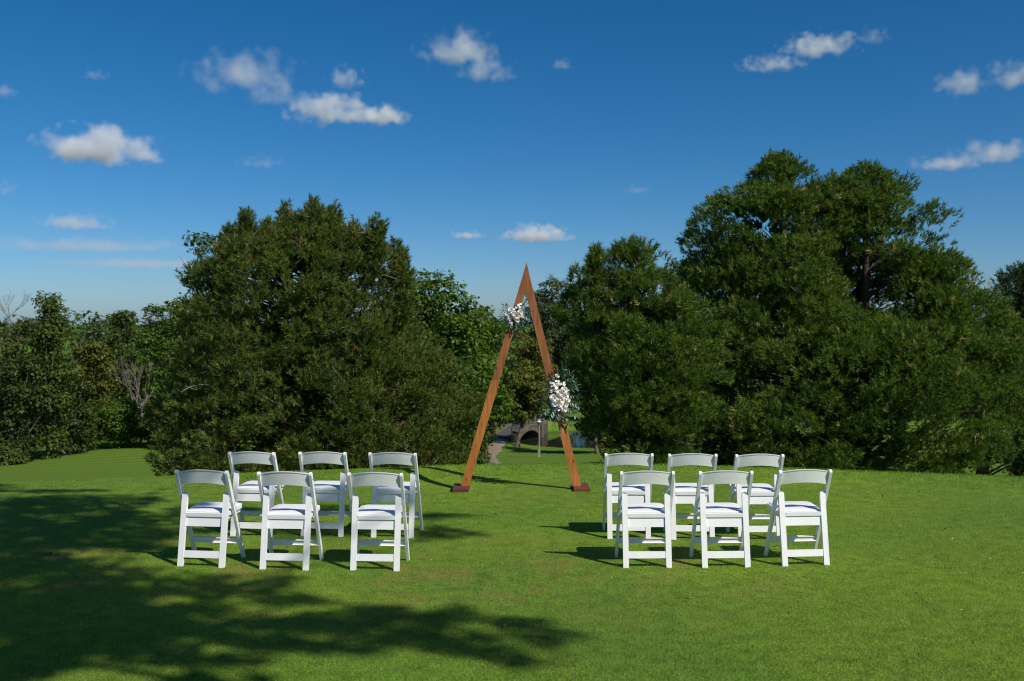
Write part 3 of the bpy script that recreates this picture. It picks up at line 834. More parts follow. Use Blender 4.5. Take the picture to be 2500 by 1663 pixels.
def bare_tree(label, x, y, z0, seed, L, r, depth, n0, splay, group):
    rng = np.random.default_rng(seed)
    bz = gz(x, y) - 0.1
    root = empty('bare_tree', (x, y, bz), label, 'bare tree', group)
    t = Tubes()
    h = z0 - bz
    t.add(curve_pts((0, 0, 0), (0.1, 0, h), (.1, 0, 0), 5), np.linspace(r * 1.5, r, 5), 7)
    t.obj('trunk', M['dead'], root)
    t = Tubes()
    for k in range(n0):
        a = 2 * PI * k / n0 + rng.uniform(-.3, .3)
        d = norm(np.array([math.cos(a) * splay, math.sin(a) * splay, 1.0]))
        branching(t, np.array([0.1, 0, h - 0.15]), d, L * rng.uniform(.8, 1.1), r * .75, depth, rng, 0.28, 0.22)
    t.obj('branches', M['dead'], root)
bare_tree('leafless pale grey tree rising above the left shrubs', -34.9, 93.5, -6.2, 5, 2.0, 0.10, 4, 8, 0.62, 'leafless trees of the left wood')
bare_tree('small leafless grey tree beside the broad pine', -32.6, 94.5, -6.6, 6, 1.3, 0.07, 3, 6, 0.7, 'leafless trees of the left wood')
bare_tree('thin leafless twigs above the skyline at the far left', -42.8, 84.5, 2.4, 7, 1.1, 0.035, 4, 7, 0.8, 'leafless trees of the left wood')

# far woods that read as one mass
def far_wood(name, label, segs, mat, seed, leaf, crown_r, step):
    rng = np.random.default_rng(seed)
    Ps, Ns, Ts = [], [], []
    for x0, y0, x1, y1, h in segs:
        L = math.hypot(x1 - x0, y1 - y0)
        for row in range(3):
            for k in range(int(L / step)):
                f = (k + rng.random()) / (L / step)
                x, y = x0 + (x1 - x0) * f + rng.normal() * 1.5, y0 + (y1 - y0) * f + row * crown_r * 1.3
                g = gz(x, y)
                top = h * rng.uniform(.72, 1.0) * (1 - .1 * (2 - row))
                n = int(12 * (crown_r / leaf) ** 2 * .55 * (0.6 + top / crown_r * .2))
                d = norm(rng.normal(size=(n, 3)))
                lump = 1 + .25 * np.sin(d[:, 0] * 4 + k) * np.sin(d[:, 2] * 5 + k * 2)
                P = np.array([x, y, g + top * .5]) + d * (1 - .4 * rng.random((n, 1)) ** 2) * lump[:, None] * np.array([crown_r, crown_r, top * .5])
                Ps.append(P); Ns.append(norm(d + np.array([0, 0, .6]) + rng.normal(size=(n, 3)) * .5)); Ts.append(np.clip(rng.uniform(0, .6) + rng.uniform(0, .4, n), 0, 1))
    me = leaves_mesh(np.concatenate(Ps), np.concatenate(Ns), rng, leaf, mat, np.concatenate(Ts))
    tag(link(bpy.data.objects.new(name, me)), label, kind='stuff')
far_wood('background_woods', 'green woods closing the valley beyond the pond', [(-62, 128, -28, 132, 12), (-20, 134, 40, 134, 12.5), (36, 130, 95, 120, 10.5), (-110, 120, -62, 126, 13)], LEAF['mid'], 91, 0.55, 3.6, 4.2)
far_wood('wood_undergrowth', 'dense undergrowth filling the left wood between its trees', [(-62, 93, -30, 98, 6.5), (-62, 103, -28, 106, 7.5)], LEAF['mid'], 93, 0.36, 2.0, 2.2)
far_wood('distant_treeline', 'dark line of forest on the far horizon', [(-700, 620, 700, 620, 19)], LEAF['dark'], 92, 3.2, 11, 13)

# ------------------------------------------------------------------ the shade tree behind the camera
SHADE = [
    (-2.5, 6.4, .5, .3, 1.0), (-3.1, 7.6, .5, .4, 1.0), (-3.7, 8.0, .5, .4, 1.0), (-2.9, 5.9, .35, .3, 1.0), (-1.6, 6.2, .45, .15, .9), (-4.1, 9.6, .6, .35, .9), (-1.3, 6.7, .4, .15, .9),
    (-2.75, 5.8, .3, .3, 1.0), (-2.95, 5.45, .3, .25, 1.0), (-2.3, 6.1, .35, .2, 1.0), (-3.3, 6.6, .4, .3, 1.0),
    (-1.9, 6.5, .6, .2, 1.0), (-1.0, 6.45, .5, .16, 1.0), (-2.6, 6.75, .5, .3, 1.0), (-2.4, 7.6, .4, .25, .8), (-3.9, 10.2, .7, .25, .9), (-5.0, 11.0, .8, .25, .9), (-4.6, 8.9, .5, .4, 1.0),
    (-3.0, 6.2, .5, .45, 1.0), (-3.4, 7.2, .5, .5, 1.0), (-4.2, 8.2, .5, .6, 1.0), (-4.9, 9.4, .7, .6, 1.0), (-5.3, 10.6, .8, .5, 1.0), (-2.6, 6.3, .4, .25, 1.0), (-3.6, 9.1, .5, .25, 1.0),
    (-4.1, 8.87, 0.24, 2.3, 1.0), (-3.11, 6.31, 0.18, 0.67, 1.0), (-3.08, 6.92, 0.45, 0.62, 1.0), (-2.76, 7.13, 0.3, 0.3, 1.0), (-2.04, 7.33, 0.38, 0.27, 1.0),
    (-2.23, 6.76, 0.46, 0.33, 1.0), (-1.8, 7.62, 0.16, 0.19, 1.0), (-1.57, 7.12, 0.24, 0.2, 1.0), (-1.15, 6.63, 0.43, 0.22, 1.0), (-0.64, 6.69, 0.4, 0.19, 1.0),
    (-0.38, 6.86, 0.18, 0.15, 1.0), (0.06, 6.63, 0.23, 0.14, 1.0), (0.23, 6.35, 0.22, 0.21, 1.0), (-0.44, 6.3, 0.41, 0.19, 1.0), (-1.22, 6.12, 0.4, 0.14, 1.0),
    (-0.89, 6.05, 0.11, 0.07, 1.0), (-2.26, 5.91, 0.66, 0.17, 1.0), (-1.78, 5.84, 0.31, 0.11, 1.0), (-1.43, 5.56, 0.1, 0.07, 1.0), (0.07, 5.86, 0.13, 0.09, 1.0),
    (-0.16, 6.05, 0.32, 0.12, 1.0), (-4.9, 11.26, 0.94, 0.23, 1.0), (-4.74, 10.56, 0.83, 0.23, 1.0), (-4.25, 9.95, 0.94, 0.26, 1.0), (-3.37, 9.46, 0.49, 0.29, 1.0),
    (-3.58, 8.85, 0.51, 0.18, 1.0), (-3.29, 7.69, 0.3, 0.12, 1.0), (-0.73, 10.21, 0.29, 0.16, 1.0), (-0.67, 9.4, 0.32, 0.3, 1.0), (-2.11, 10.56, 0.91, 0.26, 1.0),
    (-1.77, 9.45, 0.69, 0.26, 1.0), (-3.26, 10.71, 0.42, 0.24, 1.0), (-2.96, 7.32, 0.23, 0.14, 1.0), (-3.21, 8.75, 0.3, 0.18, 1.0), (-0.93, 6.92, 0.25, 0.11, 1.0),
    (-5.44, 11.78, 0.62, 0.13, 1.0), (-9.47, 12.16, 0.42, 0.27, 1.0), (-8.24, 11.23, 0.67, 0.33, 1.0), (-6.86, 9.47, 0.63, 0.29, 1.0), (-5.41, 8.12, 0.69, 0.5, 1.0),
    (-8.05, 12.11, 0.58, 0.32, 1.0), (-2.54, 5.08, 0.59, 0.33, 1.0), (-6.92, 7.73, 0.61, 0.39, 1.0), (-3.34, 6.62, 0.53, 0.28, 1.0), (-7.82, 8.73, 0.67, 0.3, 1.0),
    (-8.69, 11.68, 0.69, 0.48, 1.0), (-8.13, 10.67, 0.54, 0.5, 1.0), (-6.78, 12.21, 0.7, 0.43, 1.0), (-6.01, 8.35, 0.6, 0.48, 1.0), (-7.21, 8.66, 0.54, 0.47, 1.0),
    (-7.56, 11.73, 0.63, 0.48, 1.0), (-6.93, 10.37, 0.49, 0.33, 1.0), (-5.72, 10.19, 0.76, 0.32, 1.0), (-7.08, 11.82, 0.78, 0.43, 1.0), (-6.14, 8.68, 0.66, 0.4, 1.0),
    (-4.28, 7.2, 0.6, 0.48, 1.0), (-5.1, 9.6, 0.73, 0.43, 1.0), (-6.66, 11.79, 0.7, 0.26, 1.0), (-5.9, 9.83, 0.49, 0.47, 1.0), (-4.53, 5.62, 0.74, 0.31, 1.0),
    (-6.19, 6.42, 0.57, 0.43, 1.0), (-3.67, 5.05, 0.47, 0.42, 1.0), (-5.93, 5.44, 0.41, 0.43, 1.0), (-3.26, 4.96, 0.73, 0.29, 1.0), (-5.43, 6.21, 0.55, 0.26, 1.0),
    (-6.86, 12.42, 0.41, 0.34, 1.0), (-7.37, 9.54, 0.45, 0.33, 1.0), (-3.97, 5.04, 0.71, 0.43, 1.0), (-8.58, 11.75, 0.74, 0.43, 1.0), (-5.0, 8.44, 0.66, 0.33, 1.0),
    (-3.09, 3.85, 0.56, 0.23, 0.8), (-1.16, 3.75, 0.45, 0.23, 0.8), (0.34, 3.49, 0.48, 0.28, 0.8), (-3.43, 4.06, 0.34, 0.21, 0.8), (-3.37, 3.31, 0.33, 0.33, 0.8),
    (-1.47, 4.87, 0.58, 0.4, 0.8), (-2.57, 3.84, 0.38, 0.32, 0.8), (-1.0, 4.52, 0.51, 0.25, 0.8), (-1.81, 4.0, 0.3, 0.21, 0.8), (-1.87, 3.21, 0.52, 0.25, 0.8)]
rng = np.random.default_rng(77)
tx, ty = 5.2, -0.6
root = empty('shade_tree', (tx, ty, gz(tx, ty) - 0.1), 'large spreading tree beside the camera that shades the near lawn', 'tree')
Ps, Ns, Ts, CC = [], [], [], []
for (cx, cy, rx, ry, dens) in SHADE:
    h = rng.uniform(8.5, 11.5)
    n = int(PI * rx * ry * 640 * dens) + 12
    a = rng.uniform(0, 2 * PI, n); r = rng.random(n) ** 0.6 * (1.08 + 0.25 * np.sin(a * 3 + cx * 7) + 0.15 * np.sin(a * 7 + cy * 5))
    hh = h + rng.normal(size=n) * 0.25
    q = np.stack([cx + rx * r * np.cos(a), cy + ry * r * np.sin(a), np.zeros(n)], -1)
    Ps.append(q + np.array(TO_SUN)[None] * (hh / TO_SUN.z)[:, None])
    Ns.append(norm(rng.normal(size=(n, 3)) + np.array([0, 0, .8]))); Ts.append(rng.random(n))
    CC.append(Ps[-1].mean(0))
base = np.array(root.location)
me = leaves_mesh(np.concatenate(Ps) - base, np.concatenate(Ns), rng, 0.11, LEAF['mid'], np.concatenate(Ts))
link(bpy.data.objects.new('crown', me), root)
t = Tubes()
fork = np.array([-0.7, 0.6, 8.2])
path = curve_pts((0, 0, 0), fork, (0.1, -0.1, 0), 6)
t.add(path, np.linspace(0.34, 0.2, 6), 10)
tips = [path[-1] + base]
todo = sorted(CC, key=lambda c: np.linalg.norm(c - tips[0]))
for c in todo:                                             # each bough grows out of the nearest one before it
    q = min(tips, key=lambda p: np.linalg.norm(p - c) + 0.25 * np.linalg.norm(p - tips[0]))
    w = 0.05 if q is tips[0] else 0.022
    t.add(curve_pts(q - base, c - base, rng.normal(size=3) * .12, 5), np.linspace(w, w * .5, 5), 5)
    tips.append(c)
t.obj('trunk', M['bark_grey'], root)

# ------------------------------------------------------------------ the wooden arch
AY = 11.75
AZ = gz(0.1, AY)
arch = empty('wedding_arch', (0.1, AY, AZ), 'tall triangular wooden wedding arch standing on two dark base boards', 'arch')
def board(name, poly, mat, y=0.0, t=0.038):
    bm = bmesh.new()
    prism(bm, [(p[0] - 0.1, p[1]) for p in poly], (0, y, 0), (1, 0, 0), (0, 0, 1), (0, t, 0))
    return bm_obj(name, bm, mat, arch, bevel=0.003, seg=1)
lo = lambda z: -0.611 + (z - 0.03) * 0.2947                # outer edge of the left leg
li = lambda z: -0.514 + (z - 0.03) * 0.2925
ro = lambda z: 0.820 - (z - 0.03) * 0.2453                 # outer edge of the right leg
ri = lambda z: 0.725 - (z - 0.03) * 0.2453
ZJ = 1.294
apex = (0.171, 2.68)
# where the left inner edge meets the right outer edge
zq = max(np.linspace(2.2, 2.68, 400), key=lambda z: -abs(li(z) - ro(z)))
board('upper_board', [(lo(ZJ) + .004, ZJ), (li(ZJ), ZJ), (li(zq), zq), apex], M['wood_red'])
zi = max(np.linspace(2.0, 2.6, 400), key=lambda z: -abs(li(z) - ri(z)))
board('upper_board', [(ri(ZJ), ZJ), (ro(ZJ), ZJ), (ro(zq + .02), zq + .02), (ri(zi + .06), zi + .06)], M['wood_red'], y=0.002)
board('lower_board', [(lo(.042), .042), (li(.042) + .004, .042), (li(ZJ) + .003, ZJ - .003), (lo(ZJ) - .006, ZJ - .003)], M['wood_orange'], y=-0.004)
board('lower_board', [(ri(.042) - .004, .042), (ro(.042), .042), (ro(ZJ) + .004, ZJ - .003), (ri(ZJ) - .004, ZJ - .003)], M['wood_orange'], y=-0.004)
for xc in (-0.60, 0.815):
    bm = bmesh.new(); box(bm, (xc - 0.1, 0.02, 0.018), (0.19, 0.36, 0.044))
    bm_obj('base_board', bm, M['wood_dark'], arch, bevel=0.004, seg=1)

# ------------------------------------------------------------------ flower arrangements on the arch
def rose_mesh(name, mat, seed):
    rng = random.Random(seed)
    bm = bmesh.new()
    for ring, (n, r0, r1, h0, h1, w) in enumerate(((5, .012, .046, -.012, .014, 1.25), (5, .010, .036, -.004, .026, 1.3), (4, .008, .026, .002, .032, 1.4), (3, .005, .015, .006, .034, 1.7))):
        for k in range(n):
            a0 = 2 * PI * k / n + ring * 0.6 + rng.uniform(-.15, .15)
            half = PI / n * w
            g = []
            for i in range(4):
                f = i / 3
                row = []
                for j in range(5):
                    q = (j - 2) / 2
                    a = a0 + q * half * (0.75 + .25 * f)
                    cup = f ** 0.75
                    rr = r0 + (r1 - r0) * cup * (1 - .10 * q * q) + (0.005 * f * f if ring < 2 else 0)
                    zz = h0 + (h1 - h0) * f ** 1.3 * (1 - .22 * q * q) - (0.006 if i == 3 and ring < 2 else 0)
                    row.append(bm.verts.new((rr * math.cos(a), rr * math.sin(a), zz + rng.uniform(-.001, .001))))
                g.append(row)
            for i in range(3):
                for j in range(4): bm.faces.new((g[i][j], g[i][j + 1], g[i + 1][j + 1], g[i + 1][j]))
    bmesh.ops.create_icosphere(bm, subdivisions=1, radius=.013, matrix=Matrix.Translation((0, 0, .016)))
    me = bpy.data.meshes.new(name)
    bm.to_mesh(me); bm.free()
    me.polygons.foreach_set('use_smooth', np.ones(len(me.polygons), dtype=bool))
    me.materials.append(mat)
    return me

def leaf_mesh(name, mat, L, w, tint):
    prof = [(0, .05), (.22, .75), (.5, 1.0), (.78, .62), (1, .02)]
    V, F = [], []
    for f, ww in prof:
        z = -.10 * L * f * f
        V += [(f * L, -ww * w / 2, z + .12 * w), (f * L, 0, z), (f * L, ww * w / 2, z + .12 * w)]
    for i in range(4):
        for j in range(2): F.append((i * 3 + j, i * 3 + j + 1, i * 3 + j + 4, i * 3 + j + 3))
    return np_mesh(name, V, F, 4, [mat], tint=[tint] * len(V), smooth=True)

ROSE = [rose_mesh('rose', M['petal'], 1), rose_mesh('rose', M['petal_cream'], 2), rose_mesh('rose', M['petal'], 3)]
LEAVES = [leaf_mesh('leaf', M['sage'], .064, .027, tnt) for tnt in (.1, .35, .6, .9)]
LEAFR = [leaf_mesh('leaf', M['sage'], .060, .046, tnt) for tnt in (.2, .6)]

def flower_mesh():
    bm = bmesh.new()
    for k in range(5):
        a = 2 * PI * k / 5
        c = Vector((math.cos(a), math.sin(a), 0)); s_ = Vector((-c.y, c.x, 0))
        vs = [bm.verts.new(p) for p in (Vector((0, 0, 0)), c * .012 - s_ * .008 + Vector((0, 0, .004)), c * .022 + Vector((0, 0, .003)), c * .012 + s_ * .008 + Vector((0, 0, .004)))]
        bm.faces.new(vs)
    me = bpy.data.meshes.new('blossom'); bm.to_mesh(me); bm.free(); me.materials.append(M['blossom'])
    return me
BLOSSOM = flower_mesh()

def orient(o, loc, direction, roll, scale=1.0, axis='Z'):
    q = Vector(direction).to_track_quat(axis, 'Y' if axis == 'Z' else 'Z')
    o.location = loc
    o.rotation_euler = (q.to_matrix() @ Matrix.Rotation(roll, 3, axis)).to_euler()
    o.scale = (scale,) * 3

def sprig(parent, p0, direction, L, n, rng, meshes, curl=0.0, stretch=0.7):
    d = Vector(direction).normalized()
    side = d.cross(Vector((0, -1, 0))).normalized()
    L = L * stretch
    t = Tubes()
    tip = Vector(p0) + d * L + Vector((0, 0, -curl))
    pts = curve_pts(p0, tip, (0, -.02, .02), 6)
    t.add(pts, np.linspace(.0032, .0014, 6), 4)
    st = t.obj('sprig', M['twig'] if False else M['sage'], parent)
    for k in range(n):
        f = 0.12 + 0.88 * (k + .5) / n
        i = f * 5; a = int(min(i, 4)); q = pts[a] * (1 - (i - a)) + pts[a + 1] * (i - a)
        sg = 1 if k % 2 else -1
        o = link(bpy.data.objects.new('leaf', rng.choice(meshes)), st)
        dirn = d * (0.65 if k < n - 1 else 1.4) + side * sg * (0.85 if k < n - 1 else 0.1) + Vector((0, rng.uniform(-.5, .1), rng.uniform(-.25, .15)))
        orient(o, tuple(q), dirn, rng.uniform(-.5, .5), rng.uniform(.75, 1.15), 'X')
    return st

def arrangement(label, centre, roses, blossoms, sprigs, twigs, seed, size):
    rng = random.Random(seed)
    root = empty('flower_arrangement', centre, label, 'flowers', 'flower arrangements tied to the arch')
    for (x, z, s, kind) in roses:
        o = link(bpy.data.objects.new('rose', ROSE[kind]), root)
        y = -0.105 + 0.25 * (abs(x) ** 1.2 + .4 * abs(z) ** 1.5) + rng.uniform(-.008, .008)
        orient(o, (x, y, z), (x * 2.2 + rng.uniform(-.2, .2), -1.0, z * 1.4 + .12 + rng.uniform(-.15, .2)), rng.uniform(0, 6), s)
    for (x, z, n, r) in blossoms:
        for k in range(n):
            o = link(bpy.data.objects.new('blossom', BLOSSOM), root)
            dx, dz = rng.gauss(0, r), rng.gauss(0, r * .7)
            orient(o, (x + dx, -0.085 + rng.uniform(-.015, .02), z + dz), (dx * 8, -1, dz * 8 + .2), rng.uniform(0, 6), rng.uniform(.8, 1.2))
    for (x, z, ang, L, n, kind) in sprigs:
        a = math.radians(ang)
        sprig(root, (x, -0.045 + rng.uniform(-.03, .015), z), (math.cos(a), rng.uniform(-.28, .08), math.sin(a)), L, n, rng, LEAFR if kind else LEAVES, curl=0.02 * rng.random(), stretch=0.78 if size < .9 else 0.84)
    t = Tubes()
    for (x, z, ang, L) in twigs:
        for k in range(7):
            a = math.radians(ang + rng.uniform(-28, 28))
            p0 = np.array([x + rng.uniform(-.02, .02), -.05, z]); p1 = p0 + np.array([math.cos(a), rng.uniform(-.3, .1), math.sin(a)]) * L * rng.uniform(.6, 1.1)
            t.add(curve_pts(p0, p1, np.array([rng.uniform(-.02, .02), 0, rng.uniform(-.02, .02)]), 4), [.004, .0035, .003, .002], 4)
            for j in range(4):
                q = p0 * (1 - j / 4) + p1 * (j / 4) + np.array([rng.uniform(-.012, .012), -.008, rng.uniform(-.012, .012)])
                t.add([q, q + np.array([rng.uniform(-.01, .01), -.004, .012])], [.006, .002], 4)
    root.scale = (size,) * 3
    t.obj('berry_twigs', M['twig'], root)['kind'] = 'stuff'
    bm = bmesh.new()                                       # moss-green backing the stems are tied to
    bmesh.ops.create_icosphere(bm, subdivisions=2, radius=1, matrix=Matrix.Translation((0, -.03, 0)) @ Matrix.Diagonal((.07, .035, .10, 1)))
    bm_obj('backing', bm, LEAF['dark'], root)
    return root

# upper posy
ux, uz = 0.033, 2.045
arrangement('smaller white rose posy high on the left leg of the arch', (ux, AY - 0.02, AZ + uz),
    [(-.055, .075, 1.0, 0), (-.095, .020, .95, 0), (-.075, -.040, .72, 2), (.012, .002, 1.18, 1), (.075, .055, .80, 2), (.070, .010, .70, 0), (.030, -.052, .82, 0), (-.03, .035, .8, 2), (.105, -.005, .62, 2)],
    [(.065, .125, 9, .025), (.0, .08, 5, .03), (-.02, -.085, 3, .02)],
    [(-.05, -.02, 205, .20, 9, 0), (-.04, .0, 178, .21, 9, 0), (-.05, .06, 140, .17, 8, 0), (-.02, -.05, 235, .18, 8, 0), (.02, -.06, 285, .18, 8, 0), (.06, -.05, 318, .20, 8, 0), (.08, .0, 345, .20, 8, 0), (.08, .04, 12, .18, 8, 0), (.07, .08, 45, .14, 6, 0), (0, -.07, 262, .16, 5, 1), (-.06, .04, 160, .17, 7, 0), (.05, -.03, 332, .19, 7, 0), (-.05, -.05, 220, .17, 7, 0)],
    [(.03, .09, 75, .07), (-.05, -.06, 230, .08), (.09, -.02, 340, .08)], 5, 0.84)
# lower cascade
wx, wz = 0.545, 1.075
arrangement('larger trailing white rose cascade low on the right leg of the arch', (wx, AY - 0.02, AZ + wz),
    [(-.015, .295, .62, 0), (.070, .115, .95, 0), (.012, .075, .95, 2), (.100, .060, .92, 0), (-.062, .012, 1.1, 0), (.020, -.010, 1.2, 1), (.118, -.010, .72, 2), (-.055, -.062, .85, 0), (.080, -.070, .95, 0), (.012, -.072, .85, 2), (.070, -.130, .88, 1), (.048, .03, .8, 0)],
    [(-.045, .185, 12, .032), (.02, .20, 9, .028), (-.07, .11, 7, .03), (.09, .10, 4, .02), (-.03, -.15, 4, .03)],
    [(.0, .25, 60, .20, 9, 0), (.03, .22, 40, .22, 9, 0), (.06, .17, 30, .22, 9, 0), (.08, .10, 15, .21, 9, 0), (.09, .04, 355, .22, 9, 0), (.10, -.03, 340, .22, 9, 0), (.09, -.09, 318, .23, 9, 0), (.06, -.13, 295, .24, 9, 0), (-.03, .17, 135, .16, 8, 0), (-.06, .10, 165, .17, 8, 0), (-.07, .04, 190, .19, 9, 0), (-.07, -.02, 205, .21, 9, 0), (-.06, -.07, 220, .22, 9, 0), (-.02, -.15, 262, .26, 10, 0), (.0, -.16, 250, .27, 10, 0), (.02, -.16, 278, .24, 9, 0), (-.04, -.12, 236, .20, 8, 0), (.03, .27, 85, .12, 6, 0), (.08, -.15, 285, .12, 4, 1), (-.01, -.14, 240, .10, 4, 1), (.10, .13, 22, .18, 8, 0), (-.05, .13, 150, .17, 8, 0)],
    [(-.04, .33, 80, .10), (-.08, .28, 110, .09), (-.03, -.14, 250, .10)], 6, 0.92)

# ------------------------------------------------------------------ folding chairs
def chair_meshes():
    """build one chair; +y is the way it faces"""
    root = bpy.data.objects.new('folding_chair', None)
    link(root)
    R = M['resin']
    for s in (-1, 1):
        bm = bmesh.new()
        bar(bm, (s * .212, .172, 0), (s * .212, -.190, .788), .039, .023, (0, 1, 0), 0, 1)
        post = bm_obj('back_post', bm, R, root, bevel=.004)
        bm = bmesh.new()
        for z in (.735, .50):
            y = .172 - .362 * z / .788
            bmesh.ops.create_cone(bm, cap_ends=True, segments=10, radius1=.008, radius2=.008, depth=.004, matrix=Matrix.Translation((s * .2255, y, z)) @ Matrix.Rotation(PI / 2, 4, 'Y'))
        bm_obj('bolt', bm, M['bolt'], post)
        bm = bmesh.new()
        bar(bm, (s * .176, -.195, 0), (s * .176, -.098, .602), .046, .026, (1, 0, 0), 0, 1)
        bm_obj('rear_leg', bm, R, root, bevel=.004)
    # curved back panel
    bm = bmesh.new()
    nu, nv = 17, 6
    def pt(u, v, off):
        x = .2 * u
        bow = 1 - u * u
        tilt = math.radians(16)
        z = .663 + .112 * v + .022 * bow
        y = -.140 - .026 * bow - (z - .66) * math.tan(tilt) + off
        if v > .93: y -= .003 * (1 if off < 0 else -1)
        return (x, y, z)
    gr = []
    vs_ = [0, .04, .5, .92, .94, 1.0]
    for off in (-.007, .007):
        gr.append([[bm.verts.new(pt(-1 + 2 * i / (nu - 1), v, off)) for v in vs_] for i in range(nu)])
    for i in range(nu - 1):
        for j in range(nv - 1):
            bm.faces.new((gr[0][i][j], gr[0][i + 1][j], gr[0][i + 1][j + 1], gr[0][i][j + 1]))
            bm.faces.new((gr[1][i][j], gr[1][i][j + 1], gr[1][i + 1][j + 1], gr[1][i + 1][j]))
        for j in (0, nv - 1):
            bm.faces.new((gr[0][i][j], gr[1][i][j], gr[1][i + 1][j], gr[0][i + 1][j]))
    for i in (0, nu - 1):
        for j in range(nv - 1):
            bm.faces.new((gr[0][i][j], gr[0][i][j + 1], gr[1][i][j + 1], gr[1][i][j]))
    bm_obj('backrest', bm, R, root, bevel=.003)
    # seat frame and padded cushion
    def rounded(x, y0, y1, rf, rr, n=6):
        p = []
        for cx, cy, r, a0 in ((x - rf, y1 - rf, rf, 0), (-x + rf, y1 - rf, rf, 90), (-x + rr, y0 + rr, rr, 180), (x - rr, y0 + rr, rr, 270)):
            for k in range(n + 1):
                a = math.radians(a0 + 90 * k / n)
                p.append((cx + r * math.cos(a), cy + r * math.sin(a)))
        return p
    tl = math.radians(3.5)
    su = Vector((1, 0, 0)); sv = Vector((0, math.cos(tl), math.sin(tl))); sn = Vector((0, -math.sin(tl), math.cos(tl)))
    bm = bmesh.new()
    out = [(.192, -.082)] + [p for p in rounded(.192, -.3, .225, .05, .004) if p[1] > 0] + [(-.192, -.082), (-.1515, -.082), (-.1515, -.142), (.1515, -.142), (.1515, -.082)]
    prism(bm, out, (0, 0, .426), su, sv, sn * .030)
    bm_obj('seat', bm, R, root, bevel=.004)
    bm = bmesh.new()
    c0 = Vector((0, 0, .4425))
    loops = []
    for (ins, h) in ((.012, 0), (.012, .003), (.018, .006), (.045, .009), (.09, .010)):
        loops.append([bm.verts.new(c0 + su * p[0] + sv * p[1] + sn * h) for p in rounded(.190 - ins, -.118 + ins, .224 - ins, max(.05 - ins * .3, .03), .035)])
    for a, b in zip(loops[:-1], loops[1:]):
        for i in range(len(a)): bm.faces.new((a[i], a[(i + 1) % len(a)], b[(i + 1) % len(a)], b[i]))
    bm.faces.new(loops[-1]); bm.faces.new(loops[0][::-1])
    bm_obj('cushion', bm, M['vinyl'], root, smooth=True)
    bm = bmesh.new()
    bar(bm, (-.1515, -.130, .362), (.1515, -.130, .362), .078, .014, (0, .16, 1))
    bm_obj('seat_apron', bm, R, root, bevel=.004)
    for s in (-1, 1):
        bm = bmesh.new(); bar(bm, (s * .166, -.14, .388), (s * .166, .19, .405), .034, .016, (0, 0, 1))
        bm_obj('seat_rail', bm, R, root, bevel=.003)
    bm = bmesh.new()
    yz = lambda z: -.195 + .097 * z / .602
    bar(bm, (-.1525, yz(.105), .105), (.1525, yz(.105), .105), .056, .018, (0, .16, 1))
    bm_obj('rear_stretcher', bm, R, root, bevel=.003)
    bm = bmesh.new()
    yf = .172 - .362 * .165 / .788
    prism(bm, [(-.016, -.022), (.016, -.022), (.016, .022), (-.020, .022), (-.020, .015), (-.008, .012), (-.008, -.016)], (0, yf, .165), (0, 1, 0), (0, 0, 1), (.3995, 0, 0))
    bm_obj('front_stretcher', bm, R, root, bevel=.002, seg=1)
    return root

def copy_tree(o, parent=None):
    c = o.copy()
    link(c)
    if parent is not None: c.parent = parent
    for ch in list(o.children): copy_tree(ch, c)
    return c

CH = [  # x, y, turn in degrees, label
    (-2.499, 8.27, -7, 'white folding chair in the near left row, outermost, part in shade'),
    (-1.818, 8.20, -4, 'white folding chair in the near left row, middle of three'),
    (-1.092, 8.20, -3, 'white folding chair in the near left row, next to the aisle'),
    (-2.405, 9.45, -6, 'white folding chair in the far left row, outermost, its back in shade'),
    (-1.752, 9.45, -4, 'white folding chair in the far left row, middle of three'),
    (-1.090, 9.40, -5, 'white folding chair in the far left row, next to the aisle'),
    (1.104, 8.33, 1, 'white folding chair in the near right row, next to the aisle'),
    (1.744, 8.33, 2, 'white folding chair in the near right row, middle of three'),
    (2.396, 8.37, 5, 'white folding chair in the near right row, outermost, in full sun'),
    (1.085, 9.36, -2, 'white folding chair in the far right row, next to the aisle'),
    (1.664, 9.33, -1, 'white folding chair in the far right row, middle of three'),
    (2.265, 9.30, 1, 'white folding chair in the far right row, outermost'),
]
proto = chair_meshes()
for i, (x, y, a, lab) in enumerate(CH):
    o = proto if i == 0 else copy_tree(proto)
    o.location = (x, y, gz(x, y) - 0.006)
    o.rotation_euler = (0, 0, math.radians(a))
    tag(o, lab, 'chair', 'white folding chairs set out in rows on the lawn')

# ------------------------------------------------------------------ grass
def blades(name, label, x, y, hmin, hmax, wid, mat, rng, lean=0.5):
    n = len(x)
    P = np.stack([x, y, ground_z(x, y) - 0.004], -1)
    h = rng.uniform(hmin, hmax, n)
    a = rng.uniform(0, 2 * PI, n)
    side = np.stack([np.cos(a), np.sin(a), np.zeros(n)], -1) * (wid * rng.uniform(.7, 1.3, n) / 2)[:, None]
    d = norm(np.stack([rng.normal(size=n) * lean, rng.normal(size=n) * lean, np.ones(n)], -1)) * h[:, None]
    V = np.stack([P - side, P + side, P + d], 1).reshape(-1, 3)
    t = np.clip(rng.normal(.42, .2, n), 0, .96)
    t[rng.random(n) > .985] = 1.0
    me = np_mesh(name, V, np.arange(n * 3).reshape(-1, 3), 3, [mat], tint=np.repeat(t, 3))
    return tag(link(bpy.data.objects.new(name, me)), label, kind='stuff')

